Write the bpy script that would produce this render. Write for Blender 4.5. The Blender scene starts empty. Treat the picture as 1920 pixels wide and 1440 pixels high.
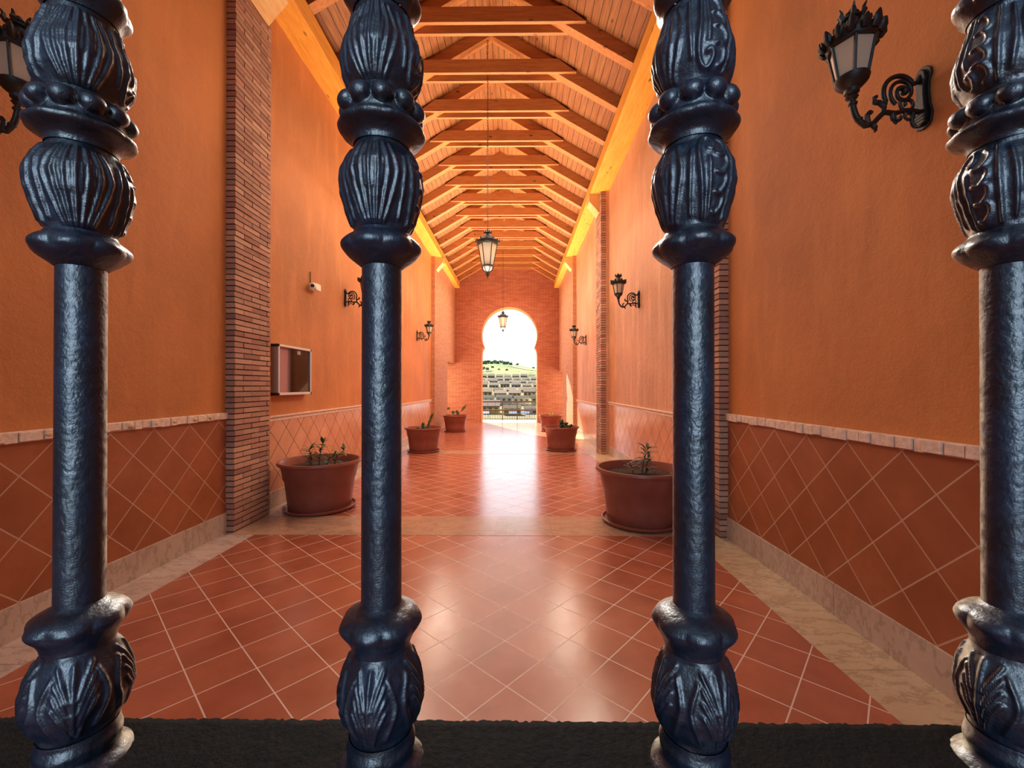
import bpy, bmesh, math, random
import numpy as np
from mathutils import Vector, Matrix
random.seed(7); rng = np.random.RandomState(3)
S = bpy.context.scene; COL = S.collection
EYE = 1.4
PI = math.pi
def R(d): return d * PI / 180

# ------------------------------------------------------------------ helpers
def link(name, me, m=None, parent=None):
    o = bpy.data.objects.new(name, me); COL.objects.link(o)
    if m is not None: o.data.materials.append(m)
    if parent is not None: o.parent = parent
    return o
def tag(o, label=None, cat=None, group=None, kind=None):
    if label: o['label'] = label
    if cat: o['category'] = cat
    if group: o['group'] = group
    if kind: o['kind'] = kind
    return o
def empty(name, loc=(0, 0, 0), rz=0.0, label=None, cat=None, group=None):
    o = bpy.data.objects.new(name, None); COL.objects.link(o)
    o.location = loc; o.rotation_euler = (0, 0, rz); o.empty_display_size = .1
    return tag(o, label, cat, group)
def kids(o): return [c for c in bpy.data.objects if c.parent == o]
def dup(o, parent=None):
    c = o.copy(); COL.objects.link(c)
    if parent is not None: c.parent = parent
    for k in kids(o): dup(k, c)
    return c
def mesh(name, bm, m=None, parent=None, smooth=False, bevel=0):
    bmesh.ops.recalc_face_normals(bm, faces=bm.faces)
    me = bpy.data.meshes.new(name); bm.to_mesh(me); bm.free()
    if smooth:
        me.polygons.foreach_set('use_smooth', [True] * len(me.polygons))
    o = link(name, me, m, parent)
    if bevel:
        b = o.modifiers.new('bevel', 'BEVEL'); b.width = bevel; b.segments = 2; b.limit_method = 'ANGLE'
    return o
def sharp(o, ang=35):
    me = o.data
    me.set_sharp_from_angle(angle=R(ang))
    return o
def box(bm, x0, x1, y0, y1, z0, z1):
    v = [bm.verts.new(p) for p in ((x0,y0,z0),(x1,y0,z0),(x1,y1,z0),(x0,y1,z0),(x0,y0,z1),(x1,y0,z1),(x1,y1,z1),(x0,y1,z1))]
    for f in ((0,3,2,1),(4,5,6,7),(0,1,5,4),(1,2,6,5),(2,3,7,6),(3,0,4,7)): bm.faces.new([v[i] for i in f])
    return v
def hexa(bm, p):
    v = [bm.verts.new(q) for q in p]
    for f in ((0,3,2,1),(4,5,6,7),(0,1,5,4),(1,2,6,5),(2,3,7,6),(3,0,4,7)): bm.faces.new([v[i] for i in f])
def prism(bm, poly, axis, a, b):
    """poly: 2d points; axis: the extruded one ('x','y','z')"""
    def P(p, t):
        if axis == 'y': return (p[0], t, p[1])
        if axis == 'x': return (t, p[0], p[1])
        return (p[0], p[1], t)
    A = [bm.verts.new(P(p, a)) for p in poly]; B = [bm.verts.new(P(p, b)) for p in poly]
    bm.faces.new(A); bm.faces.new(B[::-1]); n = len(poly)
    for i in range(n): bm.faces.new((A[i], B[i], B[(i+1) % n], A[(i+1) % n]))
def lathe(bm, prof, n=32, cx=0, cy=0, cz=0, cap=True, fn=None):
    rows = []
    for (r, z) in prof:
        row = []
        for i in range(n):
            a = 2*PI*i/n; rr = r if fn is None else fn(r, z, a)
            row.append(bm.verts.new((cx+rr*math.cos(a), cy+rr*math.sin(a), cz+z)))
        rows.append(row)
    for j in range(len(rows)-1):
        for i in range(n):
            bm.faces.new((rows[j][i], rows[j][(i+1) % n], rows[j+1][(i+1) % n], rows[j+1][i]))
    if cap:
        bm.faces.new(rows[0][::-1]); bm.faces.new(rows[-1])
def tube(bm, pts, r, n=8, closed=False, flat=1.0):
    pts = [Vector(p) for p in pts]; N = len(pts)
    rr = r if isinstance(r, (list, tuple)) else [r]*N
    rows = []; up = None
    for i, p in enumerate(pts):
        d = (pts[min(i+1, N-1)] - pts[max(i-1, 0)])
        if closed: d = pts[(i+1) % N] - pts[i-1]
        d.normalize()
        if up is None:
            up = Vector((0, 1, 0)) if abs(d.y) < .9 else Vector((1, 0, 0))
        u = (up - d*up.dot(d))
        if u.length < 1e-4: u = Vector((1, 0, 0)) - d*d.x
        u.normalize(); w = d.cross(u); up = u
        rows.append([bm.verts.new(p + (u*math.cos(2*PI*k/n)*flat + w*math.sin(2*PI*k/n))*rr[i]) for k in range(n)])
    M = N if closed else N-1
    for j in range(M):
        a, b = rows[j], rows[(j+1) % N]
        for k in range(n): bm.faces.new((a[k], a[(k+1) % n], b[(k+1) % n], b[k]))
    if not closed:
        bm.faces.new(rows[0][::-1]); bm.faces.new(rows[-1])
def sphere(bm, c, r, u=12, v=8, sc=(1, 1, 1)):
    m = Matrix.Translation(c) @ Matrix.Diagonal((sc[0], sc[1], sc[2], 1))
    bmesh.ops.create_uvsphere(bm, u_segments=u, v_segments=v, radius=r, matrix=m)
def spiral(c, r0, r1, a0, a1, n=18):
    return [(c[0] + (r0+(r1-r0)*t/n)*math.cos(a0+(a1-a0)*t/n), 0, c[1] + (r0+(r1-r0)*t/n)*math.sin(a0+(a1-a0)*t/n)) for t in range(n+1)]
def smoothpts(p, k=4):
    """catmull-rom through p"""
    p = [Vector(q) for q in p]; out = []
    for i in range(len(p)-1):
        a, b, c, d = p[max(i-1, 0)], p[i], p[i+1], p[min(i+2, len(p)-1)]
        for t in range(k):
            s = t/k
            out.append(.5*((2*b) + (c-a)*s + (2*a-5*b+4*c-d)*s*s + (-a+3*b-3*c+d)*s**3))
    out.append(p[-1]); return out

# ------------------------------------------------------------------ materials
class NT:
    def __init__(s, name):
        s.m = bpy.data.materials.new(name); s.m.use_nodes = True
        s.t = s.m.node_tree; s.b = s.t.nodes['Principled BSDF']
    def n(s, typ, **kw):
        nd = s.t.nodes.new(typ)
        for k, v in kw.items():
            if k in nd.inputs.keys() if False else False: pass
            setattr(nd, k, v)
        return nd
    def l(s, a, b): s.t.links.new(a, b)
    def setb(s, **kw):
        for k, v in kw.items():
            s.b.inputs[k.replace('_', ' ')].default_value = v
        return s
    def coords(s): return s.n('ShaderNodeTexCoord').outputs['Object']
    def swz(s, vec, order):
        a = s.n('ShaderNodeSeparateXYZ'); s.l(vec, a.inputs[0])
        c = s.n('ShaderNodeCombineXYZ')
        for i, ch in enumerate(order):
            if ch in 'XYZ': s.l(a.outputs[ch], c.inputs[i])
        return c.outputs[0]
    def mapping(s, vec, loc=(0,0,0), rot=(0,0,0), sc=(1,1,1)):
        a = s.n('ShaderNodeMapping'); s.l(vec, a.inputs[0])
        a.inputs['Location'].default_value = loc; a.inputs['Rotation'].default_value = rot; a.inputs['Scale'].default_value = sc
        return a.outputs[0]
    def noise(s, vec, scale, detail=4, rough=.55, out='Fac'):
        a = s.n('ShaderNodeTexNoise'); s.l(vec, a.inputs['Vector'])
        a.inputs['Scale'].default_value = scale; a.inputs['Detail'].default_value = detail; a.inputs['Roughness'].default_value = rough
        return a.outputs[out]
    def ramp(s, fac, stops):
        a = s.n('ShaderNodeValToRGB'); s.l(fac, a.inputs[0]); cr = a.color_ramp
        while len(cr.elements) < len(stops): cr.elements.new(.5)
        for e, (p, c) in zip(cr.elements, stops):
            e.position = p; e.color = (*c, 1) if len(c) == 3 else c
        return a.outputs[0]
    def mix(s, f, a, b, mode='MIX'):
        m = s.n('ShaderNodeMix', data_type='RGBA', blend_type=mode)
        for i, v in ((0, f), (6, a), (7, b)):
            if isinstance(v, (int, float)): m.inputs[i].default_value = v
            elif isinstance(v, (tuple, list)): m.inputs[i].default_value = (*v, 1)[:4]
            else: s.l(v, m.inputs[i])
        return m.outputs[2]
    def math(s, op, a, b=0.0):
        m = s.n('ShaderNodeMath', operation=op)
        for i, v in ((0, a), (1, b)):
            if isinstance(v, (int, float)): m.inputs[i].default_value = v
            else: s.l(v, m.inputs[i])
        return m.outputs[0]
    def bump(s, h, dist=.01, strength=1.0):
        b = s.n('ShaderNodeBump'); b.inputs['Distance'].default_value = dist; b.inputs['Strength'].default_value = strength
        s.l(h, b.inputs['Height']); s.l(b.outputs[0], s.b.inputs['Normal']); return s
    def base(s, c):
        s.l(c, s.b.inputs['Base Color']); return s

def srgb(r, g, b):
    f = lambda c: (c/255/12.92) if c/255 <= .04045 else ((c/255+.055)/1.055)**2.4
    return (f(r), f(g), f(b))

def mat_plain(name, c, rough=.6, metal=0, noise=0, nscale=20, bump=0, spec=.5):
    t = NT(name); t.setb(Roughness=rough, Metallic=metal); t.b.inputs['Specular IOR Level'].default_value = spec
    if noise or bump:
        co = t.coords(); n = t.noise(co, nscale)
        t.base(t.mix(t.ramp(n, [(.3, (0,0,0)), (.7, (1,1,1))]), tuple(x*(1-noise) for x in c), tuple(min(1, x*(1+noise)) for x in c)))
        if bump: t.bump(n, bump)
    else: t.b.inputs['Base Color'].default_value = (*c, 1)
    return t.m

def mat_plaster(name, base, worn=0.0):
    t = NT(name); co = t.coords()
    big = t.noise(co, .55, 5, .6); mid = t.noise(t.mapping(co, sc=(3, 3, .55)), 1.3, 6, .62); fine = t.noise(co, 70, 3, .6)
    vs = t.noise(t.mapping(co, sc=(9, 9, .8)), 1.5, 6, .7)
    dk = tuple(x*.60 for x in base); lt = (min(1, base[0]*1.14), min(1, base[1]*1.35), min(1, base[2]*1.6))
    c = t.mix(t.ramp(big, [(.32, (0,0,0)), (.68, (1,1,1))]), dk, base)
    c = t.mix(t.math('MULTIPLY', t.ramp(mid, [(.5, (0,0,0)), (.75, (1,1,1))]), .5+worn*.4), c, lt)
    c = t.mix(t.math('MULTIPLY', t.ramp(vs, [(.52, (0,0,0)), (.70, (1,1,1))]), .12+worn*.5), c, tuple(x*.55 for x in base))
    c = t.mix(t.math('MULTIPLY', t.ramp(fine, [(.35, (0,0,0)), (.7, (1,1,1))]), .18), c, lt)
    # a few pale scuffs
    sc = t.noise(t.mapping(co, rot=(.5, .4, .3), sc=(2, 2, 9)), 2.2, 4, .5)
    c = t.mix(t.math('MULTIPLY', t.ramp(sc, [(.76, (0,0,0)), (.79, (1,1,1))]), .35), c, (.62, .35, .2))
    t.base(c); t.setb(Roughness=.62 if worn else .75)
    h = t.math('ADD', t.math('MULTIPLY', fine, .5), t.math('MULTIPLY', t.noise(co, 14, 5, .6), 1.0 + worn))
    if worn: h = t.math('ADD', h, t.math('MULTIPLY', vs, 3.0))
    return t.bump(h, .012 if worn else .006, .8).m

def mat_tile(name, order, size, rot, loc, c1, c2, grout, rough, gw=.006, grough=.8, bumpd=.003, wear=.25, smooth=.1, spec=.5):
    t = NT(name); co = t.coords(); v = t.swz(co, order)
    v = t.mapping(v, loc=loc)
    r = t.n('ShaderNodeVectorRotate', rotation_type='Z_AXIS'); t.l(v, r.inputs['Vector']); r.inputs['Angle'].default_value = rot; v = r.outputs[0]
    b = t.n('ShaderNodeTexBrick'); b.offset = 0; b.squash = 1
    t.l(v, b.inputs['Vector'])
    for k, val in (('Scale', 1), ('Mortar Size', gw*.62), ('Mortar Smooth', smooth), ('Bias', 0), ('Brick Width', size), ('Row Height', size)): b.inputs[k].default_value = val
    b.inputs['Color1'].default_value = (*c1, 1); b.inputs['Color2'].default_value = (*c2, 1); b.inputs['Mortar'].default_value = (*grout, 1)
    n1 = t.noise(co, 3.5, 5, .6); n2 = t.noise(co, 28, 4, .6)
    c = t.mix(t.math('MULTIPLY', t.ramp(n1, [(.35, (0,0,0)), (.7, (1,1,1))]), wear), b.outputs['Color'], tuple(min(1, x*1.7+.02) for x in c1))
    c = t.mix(t.math('MULTIPLY', t.ramp(n2, [(.45, (0,0,0)), (.75, (1,1,1))]), .3), c, tuple(x*.55 for x in c1))
    c = t.mix(b.outputs['Fac'], c, grout)
    t.base(c)
    rr = t.math('ADD', t.math('MULTIPLY', n1, .14), rough-.07)
    rr = t.math('ADD', rr, t.math('MULTIPLY', b.outputs['Fac'], grough-rough))
    t.l(rr, t.b.inputs['Roughness']); t.b.inputs['Specular IOR Level'].default_value = spec
    h = t.math('ADD', t.math('MULTIPLY', b.outputs['Fac'], -1.0), t.math('MULTIPLY', t.noise(co, 9, 3, .5), .35))
    return t.bump(h, bumpd, .8).m

def mat_brick(name, order, c1, c2, mortar, bw=.26, bh=.0535, rough=.8):
    t = NT(name); co = t.coords(); v = t.swz(co, order)
    wob = t.noise(co, 5, 2, .5, 'Color')
    v2 = t.mix(.012, v, wob)
    b = t.n('ShaderNodeTexBrick'); b.offset = .5; t.l(v2, b.inputs['Vector'])
    for k, val in (('Scale', 1), ('Mortar Size', .006), ('Mortar Smooth', .25), ('Bias', -.1), ('Brick Width', bw), ('Row Height', bh)): b.inputs[k].default_value = val
    b.inputs['Color1'].default_value = (*c1, 1); b.inputs['Color2'].default_value = (*c2, 1); b.inputs['Mortar'].default_value = (*mortar, 1)
    n = t.noise(co, 40, 4, .6)
    c = t.mix(t.math('MULTIPLY', n, .5), b.outputs['Color'], tuple(x*.6 for x in c1))
    t.base(c); t.setb(Roughness=rough)
    h = t.math('ADD', t.math('MULTIPLY', b.outputs['Fac'], -1.0), t.math('MULTIPLY', n, .25))
    return t.bump(h, .012, .9).m

def mat_brick_attr(name):
    t = NT(name); co = t.coords()
    a = t.n('ShaderNodeVertexColor'); a.layer_name = 'Col'
    n = t.noise(co, 55, 5, .65); n2 = t.noise(co, 7, 4, .6)
    c = t.mix(t.math('MULTIPLY', t.ramp(n, [(.4, (0,0,0)), (.75, (1,1,1))]), .35), a.outputs[0], (.12, .07, .05))
    c = t.mix(t.math('MULTIPLY', t.ramp(n2, [(.6, (0,0,0)), (.75, (1,1,1))]), .35), c, (.42, .30, .23))
    t.base(c); t.setb(Roughness=.85)
    return t.bump(n, .006, .8).m

def mat_wood(name, c1, c2, knots=True, axis='Y', rough=.45):
    t = NT(name); co = t.coords()
    info = t.n('ShaderNodeObjectInfo')
    off = t.n('ShaderNodeVectorMath', operation='ADD'); t.l(co, off.inputs[0])
    cx = t.n('ShaderNodeCombineXYZ'); t.l(t.math('MULTIPLY', info.outputs['Random'], 37.0), cx.inputs[0]); t.l(t.math('MULTIPLY', info.outputs['Random'], 11.0), cx.inputs[1]); t.l(cx.outputs[0], off.inputs[1])
    sc = {'Y': (7, .6, 7), 'X': (.6, 7, 7)}[axis]
    g = t.noise(t.mapping(off.outputs[0], sc=sc), 5, 6, .62); f = t.noise(t.mapping(off.outputs[0], sc=tuple(x*3 for x in sc)), 8, 3, .6)
    c = t.mix(t.ramp(g, [(.3, (0,0,0)), (.7, (1,1,1))]), c1, c2)
    c = t.mix(t.math('MULTIPLY', t.ramp(f, [(.5, (0,0,0)), (.8, (1,1,1))]), .35), c, tuple(x*.55 for x in c1))
    if knots:
        v = t.n('ShaderNodeTexVoronoi'); t.l(t.mapping(off.outputs[0], sc=tuple((1 if x < 1 else 2.3) for x in sc)), v.inputs['Vector']); v.inputs['Scale'].default_value = 2.4
        c = t.mix(t.ramp(v.outputs['Distance'], [(.05, (1,1,1)), (.13, (0,0,0))]), c, tuple(x*.25 for x in c1))
    t.base(c); t.setb(Roughness=rough)
    return t.bump(g, .002, .5).m

def mat_planks(name):
    t = NT(name); co = t.coords(); a = t.n('ShaderNodeSeparateXYZ'); t.l(co, a.inputs[0])
    W = .105
    u = t.math('DIVIDE', a.outputs['X'], W); fl = t.math('FLOOR', u); fr = t.math('FRACT', u)
    edge = t.math('MAXIMUM', t.math('LESS_THAN', fr, .035), t.math('GREATER_THAN', fr, .965))
    wn = t.n('ShaderNodeTexWhiteNoise', noise_dimensions='1D'); t.l(fl, wn.inputs['W'])
    g = t.noise(t.mapping(co, sc=(9, .7, 9)), 4, 6, .62)
    c = t.mix(t.ramp(g, [(.3, (0,0,0)), (.7, (1,1,1))]), srgb(112, 64, 34), srgb(160, 102, 58))
    c = t.mix(t.math('MULTIPLY', wn.outputs['Value'], .45), c, srgb(128, 66, 32))
    v = t.n('ShaderNodeTexVoronoi'); t.l(t.mapping(co, sc=(2.6, 1.1, 2.6)), v.inputs['Vector']); v.inputs['Scale'].default_value = 2.2
    c = t.mix(t.ramp(v.outputs['Distance'], [(.05, (1,1,1)), (.11, (0,0,0))]), c, srgb(75, 35, 18))
    c = t.mix(edge, c, (.02, .008, .004)); t.base(c); t.setb(Roughness=.55)
    return t.bump(t.math('MULTIPLY', edge, -1.0), .006, .8).m

def mat_marble(name, c1, c2, vein, rough=.28):
    t = NT(name); co = t.coords()
    d = t.noise(co, 2.2, 6, .65); n = t.noise(t.mapping(co, rot=(0, 0, .6), sc=(1, 2.2, 1)), 3, 7, .7)
    c = t.mix(t.ramp(d, [(.3, (0,0,0)), (.7, (1,1,1))]), c1, c2)
    c = t.mix(t.math('MULTIPLY', t.ramp(n, [(.46, (0,0,0)), (.5, (1,1,1)), (.54, (0,0,0))]), .45), c, vein)
    f = t.noise(co, 60, 3, .6); c = t.mix(t.math('MULTIPLY', f, .25), c, vein)
    t.base(c); t.l(t.math('ADD', t.math('MULTIPLY', d, .2), rough-.1), t.b.inputs['Roughness'])
    return t.bump(f, .0006, .5).m

def mat_iron(name, c, c2, rough=.32, bump=.0004, scale=260, spec=.7):
    t = NT(name); co = t.coords()
    n = t.noise(co, scale, 5, .6); b = t.noise(co, scale*.14, 4, .6)
    t.base(t.mix(t.ramp(b, [(.35, (0,0,0)), (.68, (1,1,1))]), c, c2))
    t.l(t.math('ADD', t.math('MULTIPLY', n, .25), rough-.12), t.b.inputs['Roughness'])
    t.b.inputs['Specular IOR Level'].default_value = spec
    return t.bump(t.math('ADD', n, t.math('MULTIPLY', b, 1.5)), bump, .8).m

ORANGE = srgb(208, 128, 64)
M = {}
M['plaster'] = mat_plaster('plaster_orange', ORANGE)
M['plaster_worn'] = mat_plaster('plaster_orange_worn', srgb(218, 152, 106), .6)
TR = R(45-2.8)
M['floor'] = mat_tile('terracotta_floor', 'XYO', .2495, -(R(45)+R(2.8)), (.114, -3.38, 0), srgb(162, 88, 60), srgb(146, 76, 52), srgb(216, 186, 168), .215, gw=.0052, grough=.45, bumpd=.0022, wear=.35, spec=.85)
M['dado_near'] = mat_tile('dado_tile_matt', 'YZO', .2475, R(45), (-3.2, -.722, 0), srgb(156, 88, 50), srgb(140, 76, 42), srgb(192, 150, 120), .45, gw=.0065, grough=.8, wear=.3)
M['dado_far'] = mat_tile('dado_tile_glazed_lit', 'YZO', .2475, R(45), (-3.2, -.722, 0), srgb(212, 150, 116), srgb(200, 138, 104), srgb(112, 66, 42), .24, gw=.007, grough=.7, wear=.3)  # paler tile and darker grout paint in the light and sheen of these bays
M['brick_y'] = mat_brick('brick_side', 'YZO', srgb(214, 150, 104), srgb(196, 124, 82), srgb(110, 56, 34))
M['brick_x'] = mat_brick('brick_end', 'XZO', srgb(204, 124, 88), srgb(178, 98, 68), srgb(108, 50, 34))
M['brick_a'] = mat_brick_attr('brick_rustic')
M['mortar'] = mat_plain('mortar', srgb(116, 90, 74), .9, noise=.2, nscale=40, bump=.004)
M['planks'] = mat_planks('roof_planks')
M['beam'] = mat_wood('pine_beam', srgb(206, 130, 44), srgb(232, 164, 70))
M['rafter'] = mat_wood('pine_rafter', srgb(158, 92, 46), srgb(190, 124, 70), axis='X')
M['block'] = mat_wood('pine_block', srgb(206, 150, 92), srgb(230, 184, 122))
M['marble_r'] = mat_marble('marble_cream', srgb(212, 186, 152), srgb(190, 160, 124), srgb(112, 82, 58))
M['marble_l'] = mat_marble('marble_pink', srgb(212, 186, 170), srgb(192, 164, 148), srgb(110, 80, 66))
M['marble_x'] = mat_marble('marble_threshold', srgb(200, 158, 126), srgb(172, 134, 108), srgb(112, 84, 66), .2)
M['skirting'] = mat_marble('marble_skirting', srgb(206, 184, 162), srgb(182, 156, 134), srgb(124, 98, 80), .35)
M['ledge'] = mat_plain('carved_stone', srgb(224, 196, 172), .7, noise=.18, nscale=30, bump=.006)
M['ledge_dk'] = mat_plain('ledge_shell', srgb(206, 170, 124), .6, noise=.3, nscale=40, bump=.004)
def mat_baluster():
    t = NT('baluster_paint'); co = t.coords()
    n = t.noise(co, 300, 5, .6); b = t.noise(co, 38, 5, .65)
    c = t.mix(t.ramp(b, [(.35, (0,0,0)), (.7, (1,1,1))]), srgb(5, 11, 20), srgb(15, 30, 48))
    chips = t.noise(co, 75, 4, .55)
    c = t.mix(t.math('MULTIPLY', t.ramp(chips, [(.75, (0,0,0)), (.77, (1,1,1))]), .5), c, srgb(112, 110, 104))
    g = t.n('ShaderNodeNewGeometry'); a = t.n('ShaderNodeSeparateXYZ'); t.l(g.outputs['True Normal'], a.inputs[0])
    backlit = t.math('MULTIPLY', t.ramp(a.outputs['Y'], [(.12, (0,0,0)), (.45, (1,1,1))]), t.ramp(t.noise(co, 160, 4, .6), [(.36, (.15,.15,.15)), (.6, (1,1,1))]))
    c = t.mix(t.math('MULTIPLY', backlit, .92), c, srgb(206, 200, 174))      # pale tint on the passage side, painting in the bright backlit rims
    t.base(c); t.l(t.math('ADD', t.math('MULTIPLY', n, .34), .20), t.b.inputs['Roughness']); t.b.inputs['Specular IOR Level'].default_value = .85
    return t.bump(t.math('ADD', n, t.math('MULTIPLY', b, 2.0)), .0005, .9).m
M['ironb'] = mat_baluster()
M['rail'] = mat_iron('rusty_rail', srgb(3, 2, 2), srgb(14, 8, 7), rough=.8, bump=.0012, scale=330, spec=.12)
M['black'] = mat_iron('lantern_iron', srgb(16, 13, 12), srgb(34, 27, 22), rough=.45, bump=.001, scale=90, spec=.5)
tg = NT('frosted_glass'); tg.b.inputs['Base Color'].default_value = (*srgb(226, 206, 176), 1); tg.setb(Roughness=.35, Transmission_Weight=.25)
M['frost'] = tg.m
M['pot'] = mat_plain('plastic_terracotta', srgb(134, 70, 54), .38, noise=.12, nscale=8)
M['soil'] = mat_plain('soil', srgb(58, 40, 30), .95, noise=.5, nscale=40, bump=.02)
M['leaf'] = mat_plain('leaf_green', srgb(58, 84, 40), .45, noise=.35, nscale=15)
M['leaf_d'] = mat_plain('leaf_dark', srgb(44, 62, 32), .45, noise=.35, nscale=15)
M['leaf_y'] = mat_plain('leaf_yellow', srgb(190, 190, 50), .5, noise=.2, nscale=15)
M['leaf_c'] = mat_plain('cactus_green', srgb(84, 96, 48), .55, noise=.3, nscale=12)
M['leaf_b'] = mat_plain('broad_leaf', srgb(98, 104, 62), .5, noise=.3, nscale=12)
M['stem'] = mat_plain('stem', srgb(88, 66, 40), .7)
M['alu'] = mat_plain('aluminium', srgb(214, 208, 196), .35, metal=.4)
M['alu_side'] = mat_plain('aluminium_side', srgb(150, 142, 132), .45, metal=.3)
M['blackp'] = mat_plain('black_plastic', srgb(22, 20, 20), .4)
M['boardback'] = mat_plain('board_back', srgb(250, 244, 246), .6)
M['curtain'] = mat_plain('board_panel', srgb(172, 124, 122), .25)
M['white'] = mat_plain('white_casing', srgb(226, 214, 190), .45)
gl = NT('glass_pane'); tr = gl.n('ShaderNodeBsdfTransparent'); gs = gl.n('ShaderNodeBsdfGlossy'); gs.inputs['Roughness'].default_value = .03
fr_ = gl.n('ShaderNodeFresnel'); fr_.inputs[0].default_value = 1.6; ms = gl.n('ShaderNodeMixShader')
gl.l(fr_.outputs[0], ms.inputs[0]); gl.l(tr.outputs[0], ms.inputs[1]); gl.l(gs.outputs[0], ms.inputs[2]); gl.l(ms.outputs[0], gl.t.nodes['Material Output'].inputs[0])
M['glass'] = gl.m
M['steel'] = mat_plain('grey_railing', srgb(96, 84, 78), .5, metal=.3)
M['balcony'] = mat_plain('balcony_paving', srgb(222, 196, 166), .7, noise=.1, nscale=6)
# hillside
th = NT('hill_ground'); co = th.coords()
n1 = th.noise(co, .012, 6, .65); n2 = th.noise(co, .09, 5, .6)
sy_ = th.n('ShaderNodeSeparateXYZ'); th.l(co, sy_.inputs[0])
c = th.mix(th.ramp(n1, [(.4, (0,0,0)), (.6, (1,1,1))]), srgb(92, 124, 74), srgb(140, 150, 96))
c = th.mix(th.math('MULTIPLY', th.ramp(n2, [(.5, (0,0,0)), (.62, (1,1,1))]), .7), c, srgb(76, 104, 68))
c = th.mix(th.ramp(th.math('DIVIDE', sy_.outputs['Y'], 1000.0), [(.44, (1,1,1)), (.50, (0,0,0))]), c, th.mix(n2, srgb(124, 116, 92), srgb(92, 100, 74)))
th.base(c); th.setb(Roughness=1.0); M['hill'] = th.m
M['road'] = mat_plain('dirt_track', srgb(226, 214, 150), .9)
M['tree'] = mat_plain('tree_far', srgb(120, 148, 112), .9, noise=.3, nscale=.4)
M['trunk'] = mat_plain('trunk', srgb(96, 76, 56), .9)
HW = [mat_plain('house_wall_%s' % k, srgb(*v), .9) for k, v in (('cream', (236, 220, 180)), ('yellow', (232, 204, 128)), ('white', (238, 232, 220)), ('ochre', (222, 186, 116)))]
HR = [mat_plain('house_roof_%s' % k, srgb(*v), .9) for k, v in (('grey', (92, 88, 90)), ('mauve', (104, 88, 88)), ('tan', (118, 102, 84)))]
M['hwin'] = mat_plain('house_window', srgb(104, 98, 82), .5)
M['awning'] = mat_plain('blue_awning', srgb(70, 124, 200), .6)

# ------------------------------------------------------------------ layout numbers
WL = [-2.78, -2.82, -2.81]; WR = [1.955, 2.04, 1.98]          # wall faces of the three plastered bays
PL, PR = -2.69, 1.868                                          # pilaster faces
BAY = [(-1.0, 4.0), (4.58, 9.30), (9.86, 13.9)]
PIL = [(3.93, 4.58), (9.30, 9.86)]
YE = 18.45; CX = -.415
LEDGE = [EYE-.25, EYE-.343, EYE-.436]
def fz(y):
    if y < 4.5: return 0.0
    if y < 9.3: return -.1*(y-4.5)/4.8
    return max(-.2, -.1-.1*(y-9.3)/9.0)
WTOP = 5.96
P0 = {-1: 4.0, 1: 3.90}

# ------------------------------------------------------------------ floor
bm = bmesh.new()
ys = [-3.0, 4.5, 9.3, 18.3, YE]
rows = [[bm.verts.new((x, y, fz(y)+dz)) for x in (-3.3, 2.5) for dz in (0, -.3)] for y in ys]
for a, b in zip(rows, rows[1:]):
    bm.faces.new((a[0], a[2], b[2], b[0])); bm.faces.new((a[1], b[1], b[3], a[3]))
    bm.faces.new((a[0], b[0], b[1], a[1])); bm.faces.new((a[2], a[3], b[3], b[2]))
bm.faces.new((rows[0][0], rows[0][1], rows[0][3], rows[0][2])); bm.faces.new((rows[-1][0], rows[-1][2], rows[-1][3], rows[-1][1]))
o = mesh('floor', bm, M['floor']); tag(o, kind='structure')
def strip(bm, x0, x1, y0, y1, t=.0015, gap=.002):
    hexa(bm, [(x0, y0, fz(y0)-.01), (x1, y0, fz(y0)-.01), (x1, y1, fz(y1)-.01), (x0, y1, fz(y1)-.01),
              (x0, y0, fz(y0)+t), (x1, y0, fz(y0)+t), (x1, y1, fz(y1)+t), (x0, y1, fz(y1)+t)])
tn = 0
def trim(bm, m, parent=None, **k):
    global tn
    tn += 1
    o = mesh('trim_%d' % tn, bm, m, parent, **k); tag(o, kind='structure'); return o
# marble borders made of slabs
for side in (-1, 1):
    bm = bmesh.new()
    for (a, b), i in zip([(-1, 3.95), (4.53, 9.3), (9.86, 13.9)], range(3)):
        y = a
        while y < b-.01:
            e = min(y+.62, b)
            if side > 0: strip(bm, 1.60, WR[i]+.02, y+.0015, e-.0015)
            else: strip(bm, WL[i]-.02, -2.47, y+.0015, e-.0015)
            y = e
    trim(bm, M['marble_r'] if side > 0 else M['marble_l'])
for (a, b) in ((3.95, 4.53), (9.3, 9.86)):
    bm = bmesh.new(); x = -2.84
    for w in (.30, .62, .48, .62, .62, .10, .44, .44, .62, .62, .62):
        e = min(x+w, 2.06)
        if e > x: strip(bm, x+.0015, e-.0015, a, b, t=.0018)
        x = e
    trim(bm, M['marble_x'])

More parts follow.
